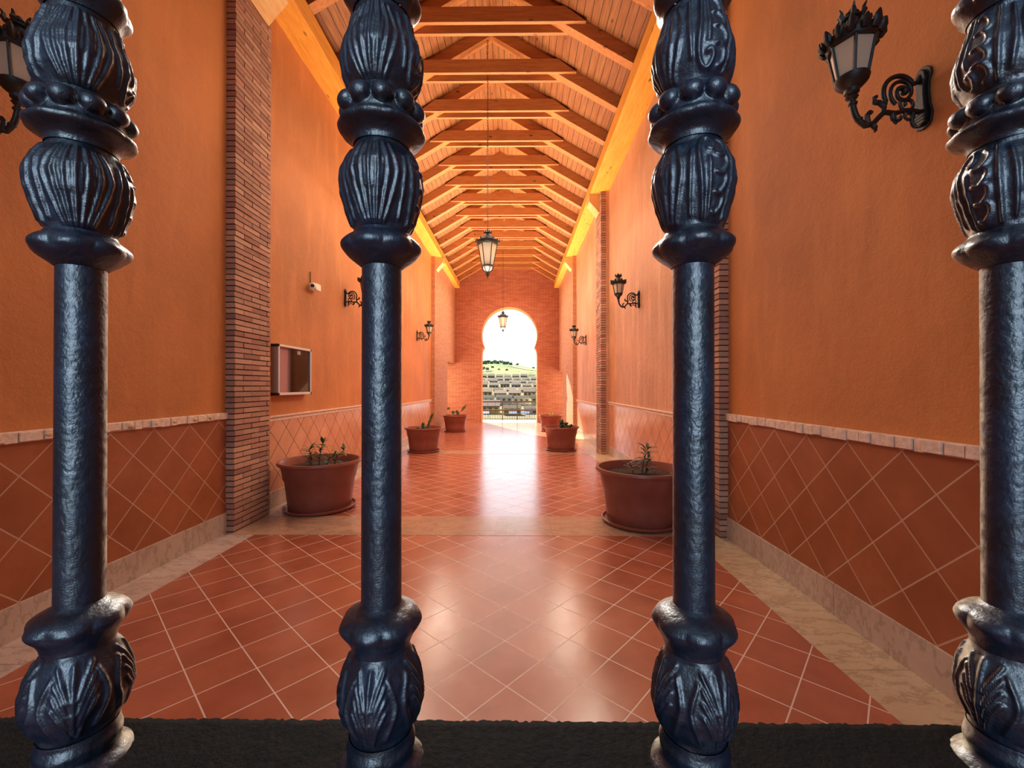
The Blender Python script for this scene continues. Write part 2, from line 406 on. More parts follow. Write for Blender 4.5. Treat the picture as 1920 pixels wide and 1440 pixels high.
# ------------------------------------------------------------------ walls
def wall(name, x0, x1, y0, y1, z0, z1, m):
    bm = bmesh.new(); box(bm, x0, x1, y0, y1, z0, z1)
    o = mesh(name, bm, m); tag(o, kind='structure'); return o
def stone_lumps(bm, x, sgn, y0, y1, zt):
    y = y0
    while y < y1:
        w = random.uniform(.05, .13)
        box(bm, min(x, x+sgn*(.016+random.uniform(0, .014))), max(x, x+sgn*(.016+random.uniform(0, .014))), y, min(y+w-.006, y1), zt-.062+random.uniform(-.006, .006), zt-random.uniform(0, .008))
        y += w
for side, W, nm in ((-1, WL, 'wall_left'), (1, WR, 'wall_right')):
    s = -side   # direction into the room
    for i, (y0, y1) in enumerate(BAY):
        x = W[i]
        w = wall(nm, min(x, x+side*.45), max(x, x+side*.45), (-1.0, P0[side], 9.30)[i], (P0[side], 9.30, 13.9)[i], -.3, WTOP, M['plaster'] if (i == 0 or side < 0) else M['plaster_worn'])
        L = LEDGE[i]
        # tile dado (part of the wall)
        bm = bmesh.new(); box(bm, min(x-side*.008, x+side*.01), max(x-side*.008, x+side*.01), y0, y1, fz(y1)+.05, L-.055)
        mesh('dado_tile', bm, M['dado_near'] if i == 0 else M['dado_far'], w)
        # skirting
        bm = bmesh.new(); y = y0
        while y < y1-.01:
            e = min(y+.9, y1)
            xa, xb = sorted((x-side*.018, x+side*.01))
            hexa(bm, [(xa, y+.001, fz(y)-.01), (xb, y+.001, fz(y)-.01), (xb, e-.001, fz(e)-.01), (xa, e-.001, fz(e)-.01), (xa, y+.001, fz(y)+.195), (xb, y+.001, fz(y)+.195), (xb, e-.001, fz(e)+.195), (xa, e-.001, fz(e)+.195)])
            y = e
        sk = mesh('baseboard_%s' % ('left' if side < 0 else 'right'), bm, M['skirting'], bevel=.003); tag(sk, kind='structure')
        # carved stone ledge
        bm = bmesh.new(); box(bm, *sorted((x-side*.014, x+side*.01)), y0, y1, L-.066, L-.002)
        if i == 0:
            stone_lumps(bm, x-side*.01, s, y0, y1, L)
        else:
            box(bm, *sorted((x-side*.03, x+side*.01)), y0, y1, L-.02, L)
        t = trim(bm, M['ledge'], bevel=.003)
        if i == 0 and side < 0:
            bm = bmesh.new()
            for y in (1.9, 2.2, 2.45, 2.75, 2.98, 3.18, 3.36, 3.58, 3.76):
                sphere(bm, (x+.028, y, L-.034), .03, 14, 8, (.5, 1, .72))
            mesh('shell_inset', bm, M['ledge_dk'], t, smooth=True)

# last bay: brick side walls with a side opening beside the end wall
for side, X, nm, ztop, yo in ((-1, PL, 'wall_left', EYE+.98, 16.45), (1, PR, 'wall_right', EYE+.64, 16.9)):
    xo = X+side*.7
    bm = bmesh.new()
    a, b = min(X, xo), max(X, xo)
    box(bm, a, b, 13.9, yo, -.5, WTOP); box(bm, a, b, yo, YE, ztop, WTOP)
    # moulded low plinth course seen at the foot
    o = mesh(nm, bm, M['brick_y']); tag(o, kind='structure')
    bm = bmesh.new(); box(bm, *sorted((X-side*.006, X+side*.03)), 13.96, yo, -.3, .02)
    mesh('plinth', bm, M['brick_y'], o)

# end wall with horseshoe arch
ac = (-.30, EYE+2.24); ar = 1.235
def arch_outline():
    pts = []
    zb = -.5
    hw = 1.225
    zp = EYE + (724-650)/790*YE      # pinch level
    a0 = math.asin((zp-ac[1])/ar)
    px_ = ar*math.cos(a0)
    right = [(ac[0]+hw, zb), (ac[0]+hw, zp-.42), (ac[0]+hw-.012, zp-.26), (ac[0]+hw-.04, zp-.12), (ac[0]+px_-.01, zp-.03)]
    right += [(ac[0]+ar*math.cos(t), ac[1]+ar*math.sin(t)) for t in np.linspace(a0, PI-a0, 56)]
    right += [(ac[0]-px_+.01, zp-.03), (ac[0]-hw+.04, zp-.12), (ac[0]-hw+.012, zp-.26), (ac[0]-hw, zp-.42), (ac[0]-hw, zb)]
    return right
AO = arch_outline()
bm = bmesh.new()
ytop = 7.55; xl, xr = -3.5, 2.7
outer = [(xr, -.5), (xr, ytop)] + [(xr+(xl-xr)*k/40, ytop) for k in range(1, 40)] + [(xl, ytop), (xl, -.5)]
# triangulated face: bridge the arch outline with the outer outline using fill
def face_loop(y):
    vs = [bm.verts.new((p[0], y, p[1])) for p in AO]; vo = [bm.verts.new((p[0], y, p[1])) for p in outer]
    es = []
    for L_ in (vs, vo):
        for a, b in zip(L_, L_[1:]): es.append(bm.edges.new((a, b)))
    es.append(bm.edges.new((vs[0], vo[0]))); es.append(bm.edges.new((vs[-1], vo[-1])))
    bmesh.ops.triangle_fill(bm, use_beauty=True, use_dissolve=False, edges=es)
    return vs, vo
v0, o0 = face_loop(YE); v1, o1 = face_loop(YE+.5)
for A, B in ((v0, v1), (o0, o1)):
    for i in range(len(A)-1): bm.faces.new((A[i], B[i], B[i+1], A[i+1]))
we = mesh('wall_end', bm, M['brick_x']); tag(we, kind='structure')
# plastered soffit band lining the arch
bm = bmesh.new()
ins = [(ac[0]+(p[0]-ac[0])*.985, ac[1]+(p[1]-ac[1])*.985 if p[1] > ac[1] else p[1]) for p in AO]
A = [bm.verts.new((p[0], YE-.004, p[1])) for p in AO]; B = [bm.verts.new((p[0], YE-.004, p[1])) for p in ins]
C_ = [bm.verts.new((p[0], YE+.504, p[1])) for p in ins]; D_ = [bm.verts.new((p[0], YE+.504, p[1])) for p in AO]
for P, Q in ((A, B), (B, C_), (C_, D_)):
    for i in range(len(P)-1): bm.faces.new((P[i], Q[i], Q[i+1], P[i+1]))
mesh('arch_lining', bm, mat_plain('arch_lining', srgb(226, 140, 84), .7, noise=.1, nscale=10), we)

# balcony outside and railing
bm = bmesh.new(); box(bm, -4, 3.4, YE, 20.1, -.6, -.2)
o = mesh('floor', bm, M['balcony']); tag(o, kind='structure')
rl = empty('balcony_railing', (-.3, 19.75, -.2), label='grey metal balcony railing with two flat rails across the foot of the horseshoe arch', cat='railing')
def rbox(name, *a):
    bm = bmesh.new(); box(bm, *a); return mesh(name, bm, M['steel'], rl)
zr = lambda py: EYE+.2-(py-724)/790*19.75   # height above the railing base
rbox('top_rail', -1.9, 1.9, -.03, .03, zr(754.6), zr(751.8)); rbox('middle_rail', -1.9, 1.9, -.025, .025, zr(770.4), zr(767.5))
rbox('bottom_rail', -1.9, 1.9, -.015, .015, .04, .075)
for k in range(-16, 17):
    x = k*.115
    if abs(k) in (3, 16) or k == 13: rbox('post', x-.022, x+.022, -.022, .022, 0, zr(753))
    else: rbox('picket', x-.006, x+.006, -.006, .006, .04, zr(768.5) if k % 3 else zr(753))

# ------------------------------------------------------------------ brick pilasters
def pilaster(name, side, X, xw, y0, y1, label):
    """rustic brick pilaster projecting from the wall"""
    bm = bmesh.new(); cl = bm.loops.layers.float_color.new('Col')
    def paint(fs, c):
        for f in fs:
            for l in f.loops: l[cl] = (*c, 1)
    xb = xw+side*.001
    n0 = len(bm.faces)
    a, b = sorted((X-side*(-.007), xb)); box(bm, a, b, y0+.007, y1-.007, -.35, 5.72)
    bm.faces.ensure_lookup_table(); paint(bm.faces[:], srgb(70, 44, 34))
    z = -.15 if y0 < 5 else -.25; k = 0; bh = .0535
    while z < 5.70:
        off = 0 if k % 2 else .13
        y = y0-off
        while y < y1-.02:
            ya, yb = max(y, y0), min(y+.26, y1)
            if yb-ya > .03:
                j = random.uniform(-.004, .004)
                xa_, xb_ = sorted((X-side*j, xb))
                st = len(bm.faces)
                box(bm, xa_, xb_, ya+(0.004 if ya > y0 else random.uniform(-.004, .004)), yb-(0.004 if yb < y1 else random.uniform(-.005, .004)), z+.005, z+bh-.006)
                bm.faces.ensure_lookup_table()
                q = random.random(); f = random.uniform(.75, 1.15)
                c0 = srgb(196, 150, 120); c1 = srgb(170, 116, 94)
                paint(bm.faces[st:], tuple((c0[i]*(1-q)+c1[i]*q)*f for i in range(3)))
            y += .26
        z += bh; k += 1
    o = mesh(name, bm, M['brick_a']); tag(o, label, 'pilaster'); return o
names = [('nearest the gate', 'beside the glazed notice board'), ('behind the middle', 'second bay')]
pilaster('brick_pilaster', -1, PL, WL[1], PIL[0][0]+.07, PIL[0][1], 'rough brick pilaster on the left wall just before the glazed notice board')
pilaster('brick_pilaster', 1, PR, WR[1], PIL[0][0]-.03, PIL[0][1]-.08, 'rough brick pilaster on the right wall nearest the gate')
pilaster('brick_pilaster', -1, PL, WL[2], PIL[1][0], PIL[1][1], 'brick pilaster halfway along the left wall, mostly hidden by a baluster')
pilaster('brick_pilaster', 1, PR, WR[2], PIL[1][0], PIL[1][1], 'brick pilaster halfway along the right wall, dark front, behind the right planters')

# ------------------------------------------------------------------ roof
BZ = EYE+4.3
beamR = (1.65, 2.10); beamL = (-2.48, -2.9)
for (xa, xb), lab in ((beamL, 'long pine eave beam along the top of the left wall'), (beamR, 'long pine eave beam along the top of the right wall')):
    bm = bmesh.new(); a, b = sorted((xa, xb)); box(bm, a, b, -1.0, YE-.01, BZ, BZ+.25)
    tag(mesh('eave_beam', bm, M['beam'], bevel=.006), lab, 'beam')
# timber blocks at the pilasters
for side, X in ((-1, PL), (1, PR)):
    for k, (y0, y1) in enumerate([(4.10, 4.50), (9.42, 9.76), (14.02, 14.36)]):
        bm = bmesh.new(); xi = X-side*.235
        poly = [(xi, BZ-.002), (xi, BZ-.17), (X-side*.02, BZ-.42), (X+side*.009, BZ-.39), (X+side*.009, BZ-.002)]
        prism(bm, poly, 'y', y0, y1)
        lab = '%s timber bracket block under the %s eave beam on the %s' % (('pale', 'bright pale', 'small')[k], 'left' if side < 0 else 'right', ('pilaster nearest the gate', 'middle pilaster', 'brickwork before the arch wall')[k])
        tag(mesh('timber_bracket', bm, M['block'], bevel=.004), lab, 'bracket')
SL = .5859; FV = EYE+4.55; FH = 2.10
def under(h): return FV + SL*(FH-h)        # underside of rafters at half-width h
RD = .225
ridge = under(0)
bm = bmesh.new()
for s in (-1, 1):
    poly = [(CX, ridge+RD), (CX+s*3.0, under(3.0)+RD), (CX+s*3.0, under(3.0)+RD+.06), (CX, ridge+RD+.06)]
    prism(bm, poly, 'y', -1.0, YE+.5)
tag(mesh('ceiling', bm, M['planks']), kind='structure')
TH = EYE+5.13
def make_truss():
    t = empty('roof_truss', (CX, 0, FV))
    for s in (-1, 1):
        bm = bmesh.new()
        h0 = FH+.22
        poly = [(0, ridge-FV), (s*h0, under(h0)-FV), (s*h0, under(h0)+RD-FV-.003), (0, ridge+RD-FV-.003)]
        prism(bm, poly, 'y', .052, .19)
        mesh('rafter', bm, M['rafter'], t, bevel=.003)
    for y0 in (0, .192):
        bm = bmesh.new(); z0 = TH-FV; z1 = z0+.22
        hb = 1.40; ht = FH-(z1+FV-FV-RD+.0)/SL if False else 1.10
        prism(bm, [(-hb, z0), (hb, z0), (ht, z1), (-ht, z1)], 'y', y0, y0+.05)
        mesh('collar_tie', bm, M['rafter'], t, bevel=.002)
    return t
ords = ['last', 'second to last', 'third from last', 'fourth from last', 'fifth from last', 'sixth from last', 'seventh from last', 'eighth from last', 'ninth from last', 'tenth from last', 'eleventh from last', 'twelfth from last', 'thirteenth from last', 'fourteenth from last', 'fifteenth from last', 'sixteenth from last', 'seventeenth from last', 'eighteenth from last', 'nineteenth from last']
proto = make_truss(); kz = 0
for k in range(13, -5, -1):
    y = 6.86+.957*(k-1)
    if y > YE-.26: y = YE-.26
    t = proto if kz == 0 else dup(proto)
    t.location.y = y
    nm_ = ords[kz]
    lab = 'roof truss with doubled collar tie, ' + (nm_ + ' before the brick arch wall' if kz < 15 else nm_ + ', overhead near the gate')
    if kz == 0: lab = 'roof truss with doubled collar tie set against the brick arch wall'
    tag(t, lab, 'truss', 'timber roof trusses'); kz += 1

# ------------------------------------------------------------------ iron gate
K = .00025; GY = .1975
def gz(py): return EYE-(py-724)*K
UP = [(-262,37),(-250,44),(-235,58),(-200,66),(-150,73),(-110,70),(-80,60),(-55,52),(-38,52),(-24,58),(-8,66),(8,66),(20,58),(32,52),(45,53),(70,60),(97,69),(120,73),(150,69),(170,60),(183,53),(190,55),(198,62),(210,66),(224,64),(234,63),(244,78),(254,77),(262,62),(270,53),(280,51),(290,54),(305,63),(325,71),(346,74),(370,71),(397,64),(420,57),(438,50),(445,53),(452,63),(462,69),(472,69),(482,62),(492,50),(502,37)]
LO = [(1128,36),(1134,42),(1141,58),(1150,68),(1162,71),(1174,68),(1186,60),(1198,54),(1208,52),(1225,58),(1250,68),(1278,74),(1305,75),(1330,68),(1350,60),(1362,57),(1372,58),(1385,62),(1396,61),(1404,57),(1412,60),(1420,70),(1427,78),(1436,82)]
def curveset(y0, y1, kind):
    """ridge polylines in (s, y) within a quarter sector, s in [-47,47]"""
    H = y1-y0; C = []
    if kind == 'flute':
        for s in (-42, -28, -14, 0, 14, 28, 42):
            C.append(([(s*.75, y0+.10*H), (s, y0+.4*H), (s*.82, y0+.72*H), (s*.55, y0+.97*H)], 3.4, 3.6+random.uniform(-.8, .8)))
        for s in (-7, 7, -21, 21): C.append(([(s, y0+.3*H), (s*.8, y0+.62*H)], 2.0, 2.6))
    elif kind == 'flute_up':
        C.append(([(0, y0+.1*H), (0, y0+.85*H)], 4.0, 5.0))
        for d in (0, .17, .34, .5):
            for q in (-1, 1):
                C.append(([(q*5, y0+(.45+d*.9)*H if d < .5 else y0+.9*H), (q*13, y0+(.27+d*.8)*H), (q*24, y0+(.10+d*.8)*H)], 3.3, 4.6))
        for q in (-1, 1): C.append(([(q*30, y0+.2*H), (q*40, y0+.5*H), (q*26, y0+.85*H)], 3.5, 4.5))
    else:
        up = kind == 'scroll'
        Y = (lambda f: y0+f*H) if up else (lambda f: y1-f*H)
        C.append(([(-20, Y(.95)), (-24, Y(.6)), (-28, Y(.25)), (-22, Y(.10)), (-12, Y(.07)), (-6, Y(.16)), (-9, Y(.24)), (-15, Y(.22))], 3.2, 5.0))
        C.append(([(-10, Y(.95)), (-12, Y(.6)), (-14, Y(.34))], 2.6, 3.8))
        for f in (.14, .34, .54, .74):
            C.append(([(-4, Y(f+.16)), (4, Y(f+.17)), (12, Y(f+.09)), (13, Y(f)), (6, Y(f-.05))], 3.2, 4.4))
        C.append(([(26, Y(.95)), (25, Y(.6)), (24, Y(.3)), (22, Y(.06))], 3.3, 5.0))
        C.append(([(44, Y(.9)), (42, Y(.5)), (38, Y(.15))], 3.4, 4.4))
        C.append(([(-42, Y(.9)), (-40, Y(.5)), (-38, Y(.2))], 3.0, 4.0))
    return C
def dist_curves(SS, YY, C):
    out = np.zeros_like(SS)
    for pts, w, amp in C:
        p = np.array([(q[0], q[1]) for q in [(v.x, v.y) for v in smoothpts([(a, b, 0) for a, b in pts], 5)]])
        D = np.full(SS.shape, 1e9)
        for a, b in zip(p, p[1:]):
            d = b-a; L2 = max((d**2).sum(), 1e-9)
            t = np.clip(((SS-a[0])*d[0]+(YY-a[1])*d[1])/L2, 0, 1)
            D = np.minimum(D, np.hypot(SS-(a[0]+t*d[0]), YY-(a[1]+t*d[1])))
        out = np.maximum(out, amp*np.exp(-(D/w)**2))
    return out
def orn(prof, ya, yb, kind, step=2.0, n=200, name='leaf_bulb', parent=None):
    ys_ = np.arange(ya, yb+.01, step)
    if ys_[-1] < yb: ys_ = np.append(ys_, yb)
    r = np.interp(ys_, [p[0] for p in prof], [p[1] for p in prof])
    # soften the polyline
    ker = np.array([1, 2, 3, 2, 1])/9.; rp = np.pad(r, 2, mode='edge'); r2 = np.convolve(rp, ker, 'valid')
    r2[0], r2[-1] = r[0], r[-1]; r = r2
    th_ = np.arange(n)*2*PI/n
    TH_, YY = np.meshgrid(th_, ys_); RR = np.repeat(r[:, None], n, 1)
    sec = np.floor((TH_+PI/4)/(PI/2)).astype(int) % 4
    ss = (TH_+PI/4) % (PI/2)-PI/4; SS = ss*60
    fade = np.clip(np.minimum(YY-ya, yb-YY)/8, 0, 1)
    H = yb-ya
    if kind in ('bulb', 'bulb_top', 'bulb_low'):
        A = curveset(ya, yb, 'flute_up' if kind == 'bulb_low' else 'flute'); B = curveset(ya, yb, {'bulb': 'scroll', 'bulb_top': 'scroll_dn', 'bulb_low': 'flute_up'}[kind])
        da = dist_curves(SS, YY, A); db = dist_curves(SS, YY, B)
        dd = np.where(sec % 2 == 0, da, db)
        RR = RR - 2.0 + dd*fade
        # quarter seams bulge a little so the outline is lobed
        RR += 2.5*np.cos(4*TH_)*fade
    elif kind == 'beads':
        nb = 10; aa = (TH_ % (2*PI/nb))-PI/nb; d2 = (aa*64)**2+(YY-208)**2
        RR = RR-4*np.exp(-((YY-208)/14)**2) + 19*np.sqrt(np.clip(1-d2/19.5**2, 0, 1))
        RR += 2.2*np.abs(np.cos(5*TH_))*np.exp(-((YY-246)/9)**2)
    elif kind == 'collar':
        c0 = .5*(ya+yb)
        RR += (6.5*np.abs(np.cos(3.5*TH_+.4))-2.5)*np.exp(-((YY-(465 if ya < 600 else 1163))/13)**2)
    elif kind == 'node':
        RR += (9*np.abs(np.cos(3*TH_+.5))-3)*np.exp(-((YY-0)/16)**2)
    RR += .9*np.sin(TH_*3+YY*.11)*np.sin(YY*.07+TH_*2)*fade
    RR = RR*K
    co = np.stack([RR*np.cos(TH_), RR*np.sin(TH_), np.repeat((EYE-(ys_-724)*K)[:, None], n, 1)-EYE], -1).reshape(-1, 3)
    m_, = (len(ys_),)
    faces = []
    for j in range(m_-1):
        b0, b1 = j*n, (j+1)*n
        for i in range(n):
            i2 = (i+1) % n
            faces.append((b0+i, b1+i, b1+i2, b0+i2))
    me = bpy.data.meshes.new(name); me.from_pydata(co.tolist(), [], faces)
    me.polygons.foreach_set('use_smooth', [True]*len(faces)); me.update()
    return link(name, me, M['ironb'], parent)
gate = empty('iron_gate', (0, GY, EYE), label='wrought iron gate of dark blue balusters with leaf knops on a rusty rail', cat='gate')
def make_baluster():
    bm = bmesh.new()
    lathe(bm, [(36.5*K, gz(1130)-EYE), (36*K, gz(820)-EYE), (36*K, gz(500)-EYE)], 64, cap=True)
    lathe(bm, [(36*K, gz(-260)-EYE), (36*K, gz(-900)-EYE)], 48)
    lathe(bm, [(36*K, -1.26), (36*K, gz(1434)-EYE)], 24)
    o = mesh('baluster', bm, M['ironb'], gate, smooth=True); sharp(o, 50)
    orn(UP, -262, -38, 'bulb_top', name='leaf_bulb', parent=o)
    orn(UP, -38, 32, 'node', name='knot_ring', parent=o)
    orn(UP, 32, 183, 'bulb_top', name='leaf_bulb', parent=o)
    orn(UP, 183, 280, 'beads', name='beaded_ring', parent=o)
    orn(UP, 280, 438, 'bulb', name='leaf_bulb', parent=o)
    orn(UP, 438, 502, 'collar', name='collar', parent=o)
    orn(LO, 1128, 1208, 'collar', name='collar', parent=o)
    orn(LO, 1208, 1362, 'bulb_low', name='leaf_bulb', parent=o)
    orn(LO, 1362, 1436, 'plain', name='foot_ring', parent=o)
    return o
b0 = make_baluster()
BX = [-.206, -.0632, .0826, .2280]
for i, (x, rot) in enumerate(zip(BX + [-.351, .373], [-50, -90, 12, 100, -90, 0])):
    b = b0 if i == 0 else dup(b0, gate)
    b.location = (x, 0, 0); b.rotation_euler = (0, 0, R(rot))
# rails
def roughbar(name, z0, z1, y0, y1, x0, x1, nx=400, amp=.0006):
    bm = bmesh.new(); nyy = 14
    top = [[bm.verts.new((x0+(x1-x0)*i/nx, y0+(y1-y0)*j/nyy + (random.uniform(-amp, amp) if j in (0, nyy) else 0), z1+random.uniform(-amp, amp)*.6)) for j in range(nyy+1)] for i in range(nx+1)]
    for i in range(nx):
        for j in range(nyy): bm.faces.new((top[i][j], top[i+1][j], top[i+1][j+1], top[i][j+1]))
    lo = [[bm.verts.new((x0+(x1-x0)*i/nx, y, z0)) for y in (y0, y1)] for i in range(nx+1)]
    for i in range(nx):
        bm.faces.new((lo[i][0], lo[i+1][0], top[i+1][0], top[i][0])); bm.faces.new((top[i][-1], top[i+1][-1], lo[i+1][1], lo[i][1]))
        bm.faces.new((lo[i][1], lo[i+1][1], lo[i+1][0], lo[i][0]))
    return mesh(name, bm, M['rail'], gate, smooth=True)
zt = gz(1427)-EYE
roughbar('bottom_rail', zt-.016, zt, -.026, .0245, -.6, .6, nx=700)
bm = bmesh.new(); box(bm, -2.779, -.6, -.026, .0245, zt-.016, zt); box(bm, .6, 1.954, -.026, .0245, zt-.016, zt)
mesh('bottom_rail', bm, M['rail'], gate)
bm = bmesh.new(); box(bm, -2.779, 1.954, -.02, .02, gz(-900)-EYE-.002, gz(-900)-EYE+.03)
mesh('top_rail', bm, M['rail'], gate)
bm = bmesh.new(); box(bm, -2.779, 1.954, -.02, .02, -1.29, -1.255); mesh('kick_rail', bm, M['rail'], gate)

# ------------------------------------------------------------------ wall lanterns
def make_lantern_body(parent, x, z, sc=1.0, rot=0):
    """street-lantern head: z is the height of the cup's foot"""
    zz = lambda v: z+v*sc
    rr = lambda v: v*sc
    nS = 6
    def hexr(r, a):   # hexagonal radius
        a = (a % (PI/3))-PI/6
        return r*math.cos(PI/6)/math.cos(a)
    bm = bmesh.new()
    lathe(bm, [(rr(.020), zz(-.02)), (rr(.030), zz(-.01)), (rr(.020), zz(.0)), (rr(.034), zz(.012)), (rr(.036), zz(.03)), (rr(.055), zz(.045)), (rr(.074), zz(.065)), (rr(.080), zz(.085)), (rr(.076), zz(.092))], 24, cx=x)
    o = mesh('cup', bm, M['black'], parent, smooth=True); sharp(o, 40)
    bm = bmesh.new()
    lathe(bm, [(rr(.070), zz(.088)), (rr(.102), zz(.255))], 6, cx=x, cap=False)
    g = mesh('glass_shade', bm, M['frost'], parent)
    bm = bmesh.new()
    for k in range(nS):
        a = k*PI/3
        tube(bm, [(x+rr(.073)*math.cos(a), rr(.073)*math.sin(a), zz(.085)), (x+rr(.106)*math.cos(a), rr(.106)*math.sin(a), zz(.26))], rr(.0075), 6)
    ring = [(x+rr(.107)*math.cos(k*PI/3), rr(.107)*math.sin(k*PI/3), zz(.257)) for k in range(6)]
    tube(bm, ring, rr(.009), 6, closed=True)
    mesh('cage', bm, M['black'], parent)
    # crown: flared openwork gallery with upright leaves, domed roof, finial
    bm = bmesh.new()
    lathe(bm, [(rr(.104), zz(.250)), (rr(.114), zz(.262)), (rr(.118), zz(.280)), (rr(.128), zz(.292)), (rr(.116), zz(.300)), (rr(.095), zz(.325)), (rr(.062), zz(.345)), (rr(.045), zz(.360)), (rr(.04), zz(.385)), (rr(.05), zz(.390)), (rr(.05), zz(.400)), (rr(.02), zz(.405))], 24, cx=x)
    for k in range(14):
        a = k*PI/7; ca, sa = math.cos(a), math.sin(a); tall = .062 if k % 2 == 0 else .045
        p = [(rr(.116), zz(.268)), (rr(.130), zz(.290)), (rr(.136), zz(.275+tall*.75)), (rr(.143), zz(.275+tall))]
        tube(bm, [(x+q[0]*ca, q[0]*sa, q[1]) for q in p], [rr(.020), rr(.024), rr(.016), rr(.005)], 6, flat=.6)
        for d in (-1, 1):
            a2 = a+d*.13
            tube(bm, [(x+rr(.120)*ca, rr(.120)*sa, zz(.272)), (x+rr(.134)*math.cos(a2), rr(.134)*math.sin(a2), zz(.300)), (x+rr(.138)*math.cos(a2), rr(.138)*math.sin(a2), zz(.312))], [rr(.010), rr(.010), rr(.004)], 5)
    c = mesh('crown', bm, M['black'], parent, smooth=True); sharp(c, 45)
    bm = bmesh.new()
    for k in range(6):
        a = k*PI/3; p = [(.045, .392), (.058, .412), (.054, .428), (.066, .446)]
        tube(bm, [(x+rr(q[0])*math.cos(a), rr(q[0])*math.sin(a), zz(q[1])) for q in p], [rr(.013), rr(.014), rr(.009), rr(.004)], 5)
    lathe(bm, [(rr(.028), zz(.41)), (rr(.034), zz(.425)), (rr(.016), zz(.437)), (rr(.012), zz(.45))], 12, cx=x)
    mesh('finial', bm, M['black'], c)
    return g
def make_wall_lantern():
    t = empty('wall_lantern', (0, 0, 0))     # local: +x into the room, wall at x=0, z relative to eye height
    bm = bmesh.new()
    prof = [(-.040, 1.215), (-.030, 1.20), (0, 1.192), (.030, 1.20), (.040, 1.215), (.047, 1.25), (.036, 1.30), (.030, 1.36), (.032, 1.41), (.044, 1.44), (.040, 1.465), (.022, 1.485), (0, 1.495), (-.022, 1.485), (-.040, 1.465), (-.044, 1.44), (-.032, 1.41), (-.030, 1.36), (-.036, 1.30), (-.047, 1.25)]
    prism(bm, prof, 'x', 0, .012)
    prism(bm, [(a*.62, 1.345+(b-1.345)*.9) for a, b in prof], 'x', .010, .028)
    for zc in (1.215, 1.23, 1.245, 1.26): box(bm, .012, .030, -.03, .03, zc, zc+.007)
    mesh('wall_plate', bm, M['black'], t, bevel=.003)
    bm = bmesh.new()
    arm = smoothpts([(.364, 0, 1.352), (.358, 0, 1.30), (.338, 0, 1.25), (.300, 0, 1.218), (.262, 0, 1.222), (.232, 0, 1.25), (.200, 0, 1.275), (.150, 0, 1.272), (.090, 0, 1.285), (.02, 0, 1.275)], 5)
    n = len(arm); tube(bm, arm, [.0145 - .004*i/n for i in range(n)], 8)
    # knots on the arm
    for p, r in (((.362, 0, 1.345), .022), ((.360, 0, 1.318), .021), ((.330, 0, 1.243), .018), ((.292, 0, 1.214), .019)): sphere(bm, p, r, 10, 6, (1, 1, .6))
    # main C scroll
    tube(bm, [(.210, 0, 1.268)]+spiral((.125, 1.372), .083, .076, R(-30), R(150), 14)+[(.035, 0, 1.42), (.02, 0, 1.45)], [.011]*16+[.012, .012], 8)
    tube(bm, spiral((.112, 1.372), .066, .016, R(-60), R(-60+560), 34), [.009]*28+[.012]*7, 8)
    sphere(bm, (.100, 0, 1.378), .020, 10, 6)
    tube(bm, spiral((.085, 1.315), .040, .010, R(20), R(20-420), 24), .008, 7)
    tube(bm, spiral((.075, 1.262), .030, .008, R(60), R(60-400), 20), .007, 7)
    tube(bm, spiral((.130, 1.252), .026, .007, R(100), R(100-330), 16), .0075, 7)
    # leaf curls
    tube(bm, smoothpts([(.200, 0, 1.30), (.226, 0, 1.322), (.248, 0, 1.325), (.252, 0, 1.345), (.240, 0, 1.352)], 4), [.012]*10+[.009]*7, 7)
    tube(bm, smoothpts([(.282, 0, 1.222), (.288, 0, 1.258), (.276, 0, 1.280), (.262, 0, 1.272)], 4), [.012]*6+[.008]*7, 7)
    tube(bm, smoothpts([(.262, 0, 1.218), (.244, 0, 1.196), (.250, 0, 1.184)], 4), [.012]*4+[.006]*5, 7)
    tube(bm, smoothpts([(.165, 0, 1.27), (.155, 0, 1.235), (.14, 0, 1.222)], 4), [.011]*4+[.006]*5, 7)
    tube(bm, smoothpts([(.060, 0, 1.27), (.066, 0, 1.232), (.05, 0, 1.205)], 4), [.012]*4+[.009]*5, 7)
    o = mesh('bracket_arm', bm, M['black'], t, smooth=True); sharp(o, 50)
    make_lantern_body(t, .364, 1.358, .92)
    return t
wl = make_wall_lantern()
LL = [(1, WR[0], 2.03, 0.035, 'ornate black wall lantern with frosted panes at the upper right, closest to the gate'),
      (-1, WL[0], 2.03, 0.035, 'ornate black wall lantern cut off at the upper left edge, behind the leftmost baluster'),
      (1, WR[1], 7.0, .095, 'black scroll wall lantern on the right wall beyond the first brick pilaster'),
      (-1, WL[1], 6.9, .11, 'black scroll wall lantern beside the security camera, lamp hidden by a baluster'),
      (1, WR[2], 11.94, -.04, 'small distant black wall lantern on the right wall between the two far pilasters'),
      (-1, WL[2], 11.87, .08, 'small distant black wall lantern on the left wall past the middle pilaster')]
for i, (s, x, y, dz, lab) in enumerate(LL):
    t = wl if i == 0 else dup(wl)
    t.location = (x, y, EYE+dz); t.rotation_euler = (0, 0, PI if s > 0 else 0); t.scale = (.95, 1, 1)
    tag(t, lab, 'lantern', 'scroll wall lanterns')

